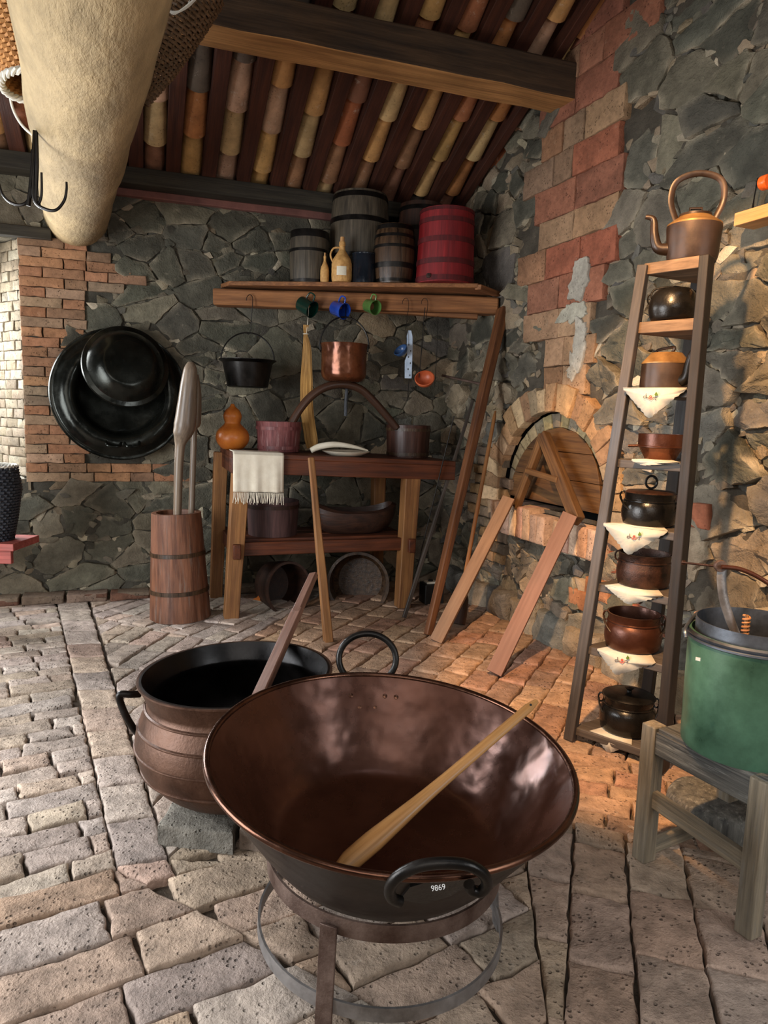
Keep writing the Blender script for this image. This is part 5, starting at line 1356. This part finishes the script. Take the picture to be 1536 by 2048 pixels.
ax = (P1_-P0_); Ln = ax.length; ax.normalize(); U_ = ax.orthogonal().normalized(); V_ = ax.cross(U_)
a.tube([P0_+ax*(Ln*1.3*t/120)+U_*(.0085*math.cos(t*2*PI/12))+V_*(.0085*math.sin(t*2*PI/12)) for t in range(121)], .0035, 6)
a.tube([P0_, P0_+ax*Ln*1.3], .005, 8); a.build('spring', 'pole', tl)
# small shelf plank and orange mug, right edge
p0 = on_right(1467, 448, .12); dR = RD
so = thing('wall_bracket_shelf', 'short pale plank shelf on the right wall at the picture edge', 'shelf', p0)
a = G(); z_ = on_right(1467, 440, .12).z; a.box(rr((p0-BC).dot(RD)+.40, .06, z_), (.80, .12, .055), RD, RN, Z3); a.build('board', 'lightw', so, bevel=.003)
pm = on_right(1524, 367, .09); a = G(); 
so2 = tag(a.lathe([(.0001, 0), (.028, 0), (.030, .005), (.030, .028), (.024, .034), (.0001, .034)], pm, RD, 24).build('orange_pan', 'orange', loc=pm), 'orange enamel knob-ended utensil above the pale plank shelf', 'utensil')
a = G(); pk = on_right(1505, 428, .06); a.tube(spline([on_right(1516, 356, .05), on_right(1508, 390, .05), on_right(1505, 412, .05), on_right(1505, 430, .06)]), [.003]*8+[.003]*3+[.004, .006, .009]+[.012]*7+[.010]*4, 10) if False else a.tube([on_right(1516, 356, .05), on_right(1509, 392, .05), on_right(1506, 412, .05), on_right(1505, 422, .05), on_right(1505, 430, .05)], [.006, .004, .006, .012, .013], 10, flat=(.5, 1)); tag(a.build('iron_spoon', 'iron', loc=pk), 'dark iron spoon standing above the pale plank shelf on the right wall', 'spoon')

# ------------------------------------------------------------------ left edge: basket on red bench
by = 4.2
bn = thing('bench', 'red-painted bench at the left edge under the window', 'bench', at_depth(-40, 1200, by))
pR = at_depth(37, 1092, by); zz = pR.z+.02
a = G(); a.box(Vector((pR.x-.45, by+.10, zz-.02)), (.9, .32, .045)); a.build('seat', 'red', bn, bevel=.004)
a = G(); a.box(Vector((pR.x-.5, by+.0, zz-.085)), (.92, .03, .09)); a.build('apron', 'red', bn, bevel=.004)
for xx in (-.35, -.82):
    a = G(); a.plank(Vector((pR.x+xx-.06, by+.12, 0)), Vector((pR.x+xx, by+.12, zz-.05)), .05, .05, (1, 0, 0), 2, .001); a.build('leg', 'red', bn, bevel=.004)
kb = at_depth(-12, 1086, by+.06); kb.z = zz+.003; s_ = pxm(kb); hb_ = zpx(0, 932, kb)-kb.z
bs = thing('wicker_basket', 'dark wicker basket with pale rim standing on the red bench', 'basket', kb)
def weave(acc, c, prof, rows_, n, amp, rad, X=Vector((1, 0, 0)), Y=Vector((0, 1, 0)), A=Z3, ribs=None):
    for i in range(rows_):
        t = (i+.5)/rows_; r = np.interp(t, [p[0] for p in prof], [p[1] for p in prof]); z = t*prof[-1][2]
        acc.tube([c+A*z+X*((r+amp*(1 if (k+i) % 2 else -1))*math.cos(2*PI*k/n))+Y*((r+amp*(1 if (k+i) % 2 else -1))*math.sin(2*PI*k/n)) for k in range(n)], rad, 5, closed=True)
def ribs(acc, c, prof, n, rad, X=Vector((1, 0, 0)), Y=Vector((0, 1, 0)), A=Z3):
    for k in range(n):
        th = 2*PI*k/n; acc.tube([c+A*(p[0]*prof[-1][2])+X*(p[1]*math.cos(th))+Y*(p[1]*math.sin(th)) for p in prof], rad, 5)
pf = [(0, 34*s_, 0), (.3, 43*s_, 0), (.7, 52*s_, 0), (1, 46*s_, hb_)]
a = G(); weave(a, kb, pf, 26, 56, .004, .0085); a.build('weave', 'wickd', bs)
a = G(); ribs(a, kb, pf, 28, .004); a.build('ribs', 'wickd', bs)
a = G()
for q in range(3): a.tube([kb+Z3*(hb_+.006*math.sin(k*1.2+q*2.1))+Vector((math.cos(2*PI*k/60), math.sin(2*PI*k/60), 0))*(46*s_+.006*math.cos(k*1.2+q*2.1)) for k in range(60)], .006, 6, closed=True)
a.build('rim', 'wickw', bs)
a = G(); a.lathe([(.0001, .002), (32*s_, .002)], kb, n=30); a.build('bottom', 'wickd', bs)

# ------------------------------------------------------------------ things hanging by the log, top left
# tan basket
kY = 3.0
c = at_depth(62, 170, kY); s_ = pxm(c); Adir = Vector((-.18, .1, .95)).normalized(); Xx = Vector((1, 0, .18)).normalized(); Yy = Adir.cross(Xx)
bs = thing('hanging_basket', 'tan woven basket with pale braided rim hanging left of the pale log', 'basket', c)
pf = [(0, 52*s_, 0), (.3, 64*s_, 0), (1, 88*s_, .55)]
a = G(); weave(a, c, pf, 34, 48, .0045, .0095, Xx, Yy, Adir); a.build('weave', 'wick', bs)
a = G(); ribs(a, c, pf, 24, .005, Xx, Yy, Adir); a.build('ribs', 'wick', bs)
a = G()
for q in range(3): a.tube([c+Adir*(-.005+.009*math.sin(k*1.1+q*2.1))+Xx*((54*s_+.010*math.cos(k*1.1+q*2.1))*math.cos(2*PI*k/56))+Yy*((54*s_+.010*math.cos(k*1.1+q*2.1))*math.sin(2*PI*k/56)) for k in range(56)], .0075, 6, closed=True)
a.build('rim', 'wickw', bs)
# copper pan
c = at_depth(76, 205, 3.15); s_ = pxm(c); A = Vector((-.25, -.85, -.35)).normalized()
o = thing('copper_pan', 'round copper pan with pale rim half hidden behind the log, below the tan basket', 'pan', c)
R_ = 66*s_; a = G(); a.lathe([(.0001, -.05), (R_*.5, -.05), (R_*.62, -.035), (R_*.96, .0)], c, A, 60); a.build('body', 'copperpot', o)
a = G(); a.tube([c+A.orthogonal().normalized()*0+(A.orthogonal().normalized()*math.cos(t)+A.cross(A.orthogonal().normalized())*math.sin(t))*R_*.97 for t in np.linspace(0, 2*PI, 61)[:-1]], .006, 8, closed=True); a.build('rim', 'wickw', o)
# brown basket at right of log
c = at_depth(282, 205, 3.3); s_ = pxm(c)
tgt = at_depth(372, -40, 3.3); Adir = (tgt-c).normalized(); Xx = Adir.cross(Vector((0, 1, 0))).normalized(); Yy = Adir.cross(Xx)
bs = thing('hanging_basket', 'brown cone-shaped wicker basket with loose loops hanging right of the pale log', 'basket', c)
Lc = (tgt-c).length; pf = [(0, 12*s_, 0), (.3, 38*s_, 0), (.7, 62*s_, 0), (1, 76*s_, Lc)]
a = G(); weave(a, c, pf, 30, 44, .004, .0075, Xx, Yy, Adir); a.build('weave', 'wickb', bs)
a = G(); ribs(a, c, pf, 26, .004, Xx, Yy, Adir); a.build('ribs', 'wickb', bs)
a = G()
for k in range(7):
    q = at_depth(345+k*4, 2-k*2, 3.2-.012*k); a.tube(arc(q, Vector((1, 0, .1*k)), Vector((.1*k-.3, .3, .9)), (30+k*5)*s_*.8, (30+k*4)*s_*.8, -130+k*7, 40+k*6, 20), .0035, 6)
a.build('loops', 'wickw', bs)
# grapple hook
hk0 = thing('grapple_hook', 'black iron hanging hook with several curved prongs beside the log end', 'hook', at_depth(66, 265, 3.0))
def hp_(x, y, d=0): return at_depth(x, y, 3.0+d)
a = G(); a.tube(spline([hp_(70, 262), hp_(66, 330), hp_(57, 412)], 6), .010, 8, flat=(.7, 1.2)); a.build('shank', 'iron', hk0)
for q in ([(72, 262), (74, 330), (72, 395), (76, 408), (83, 390), (83, 345)], [(70, 268), (66, 360), (70, 402), (90, 418), (112, 420), (128, 402), (133, 380), (133, 364)], [(66, 300), (62, 380), (56, 402), (40, 410), (20, 404), (5, 388), (-4, 360)]):
    a = G(); sp = spline([hp_(*p) for p in q], 6); a.tube(sp, list(np.linspace(.0085, .0045, len(sp))), 8); a.build('prong', 'iron', hk0)

# ------------------------------------------------------------------ light
w = bpy.data.worlds.new('sky'); SC.world = w; w.use_nodes = True
bg = w.node_tree.nodes['Background']; bg.inputs[0].default_value = (.80, .88, 1, 1); bg.inputs[1].default_value = 1.4
def area(name, loc, target, sx, sy, power, color, spread=180):
    l = bpy.data.lights.new(name, 'AREA'); l.shape = 'RECTANGLE'; l.size = sx; l.size_y = sy; l.energy = power; l.color = color; l.spread = math.radians(spread)
    o = bpy.data.objects.new(name, l); COL.objects.link(o); o.location = loc
    o.rotation_euler = (Vector(target)-Vector(loc)).to_track_quat('-Z', 'Z').to_euler(); return o
area('window_daylight', rb(-.72, -.30, 1.7), rb(.6, 3.0, .3), 1.1, 1.4, 120, (.95, .98, 1))
area('left_doorway_daylight', rb(-1.70, 3.1, 1.2), rb(2.0, 3.1, .6), 1.9, 2.0, 170, (.93, .97, 1))
area('right_doorway_daylight', rr(6.4, .06, 1.5), rr(3, 2.5, .4), 1.6, 2.0, 85, (.93, .97, 1))
area('rear_daylight', Vector((-.3, -1.6, 2.6)), Vector((0, 3, .8)), 2.6, 1.6, 45, (1, .97, .93))
l = bpy.data.lights.new('warm_spot', 'SPOT'); l.energy = 950; l.color = (1, .60, .29); l.spot_size = math.radians(50); l.spot_blend = .35; l.shadow_soft_size = .05
o = bpy.data.objects.new('warm_spot', l); COL.objects.link(o); o.location = Vector((-.15, 1.15, 3.3))
o.rotation_euler = (Vector((1.66, 3.26, .78))-o.location).to_track_quat('-Z', 'Y').to_euler()

SC.view_settings.view_transform = 'Standard'; SC.view_settings.look = 'None'; SC.view_settings.gamma = 1; SC.view_settings.exposure = 0.12
SC.view_settings.use_curve_mapping = False
SC.cycles.use_denoising = True
SC.cycles.max_bounces = 6
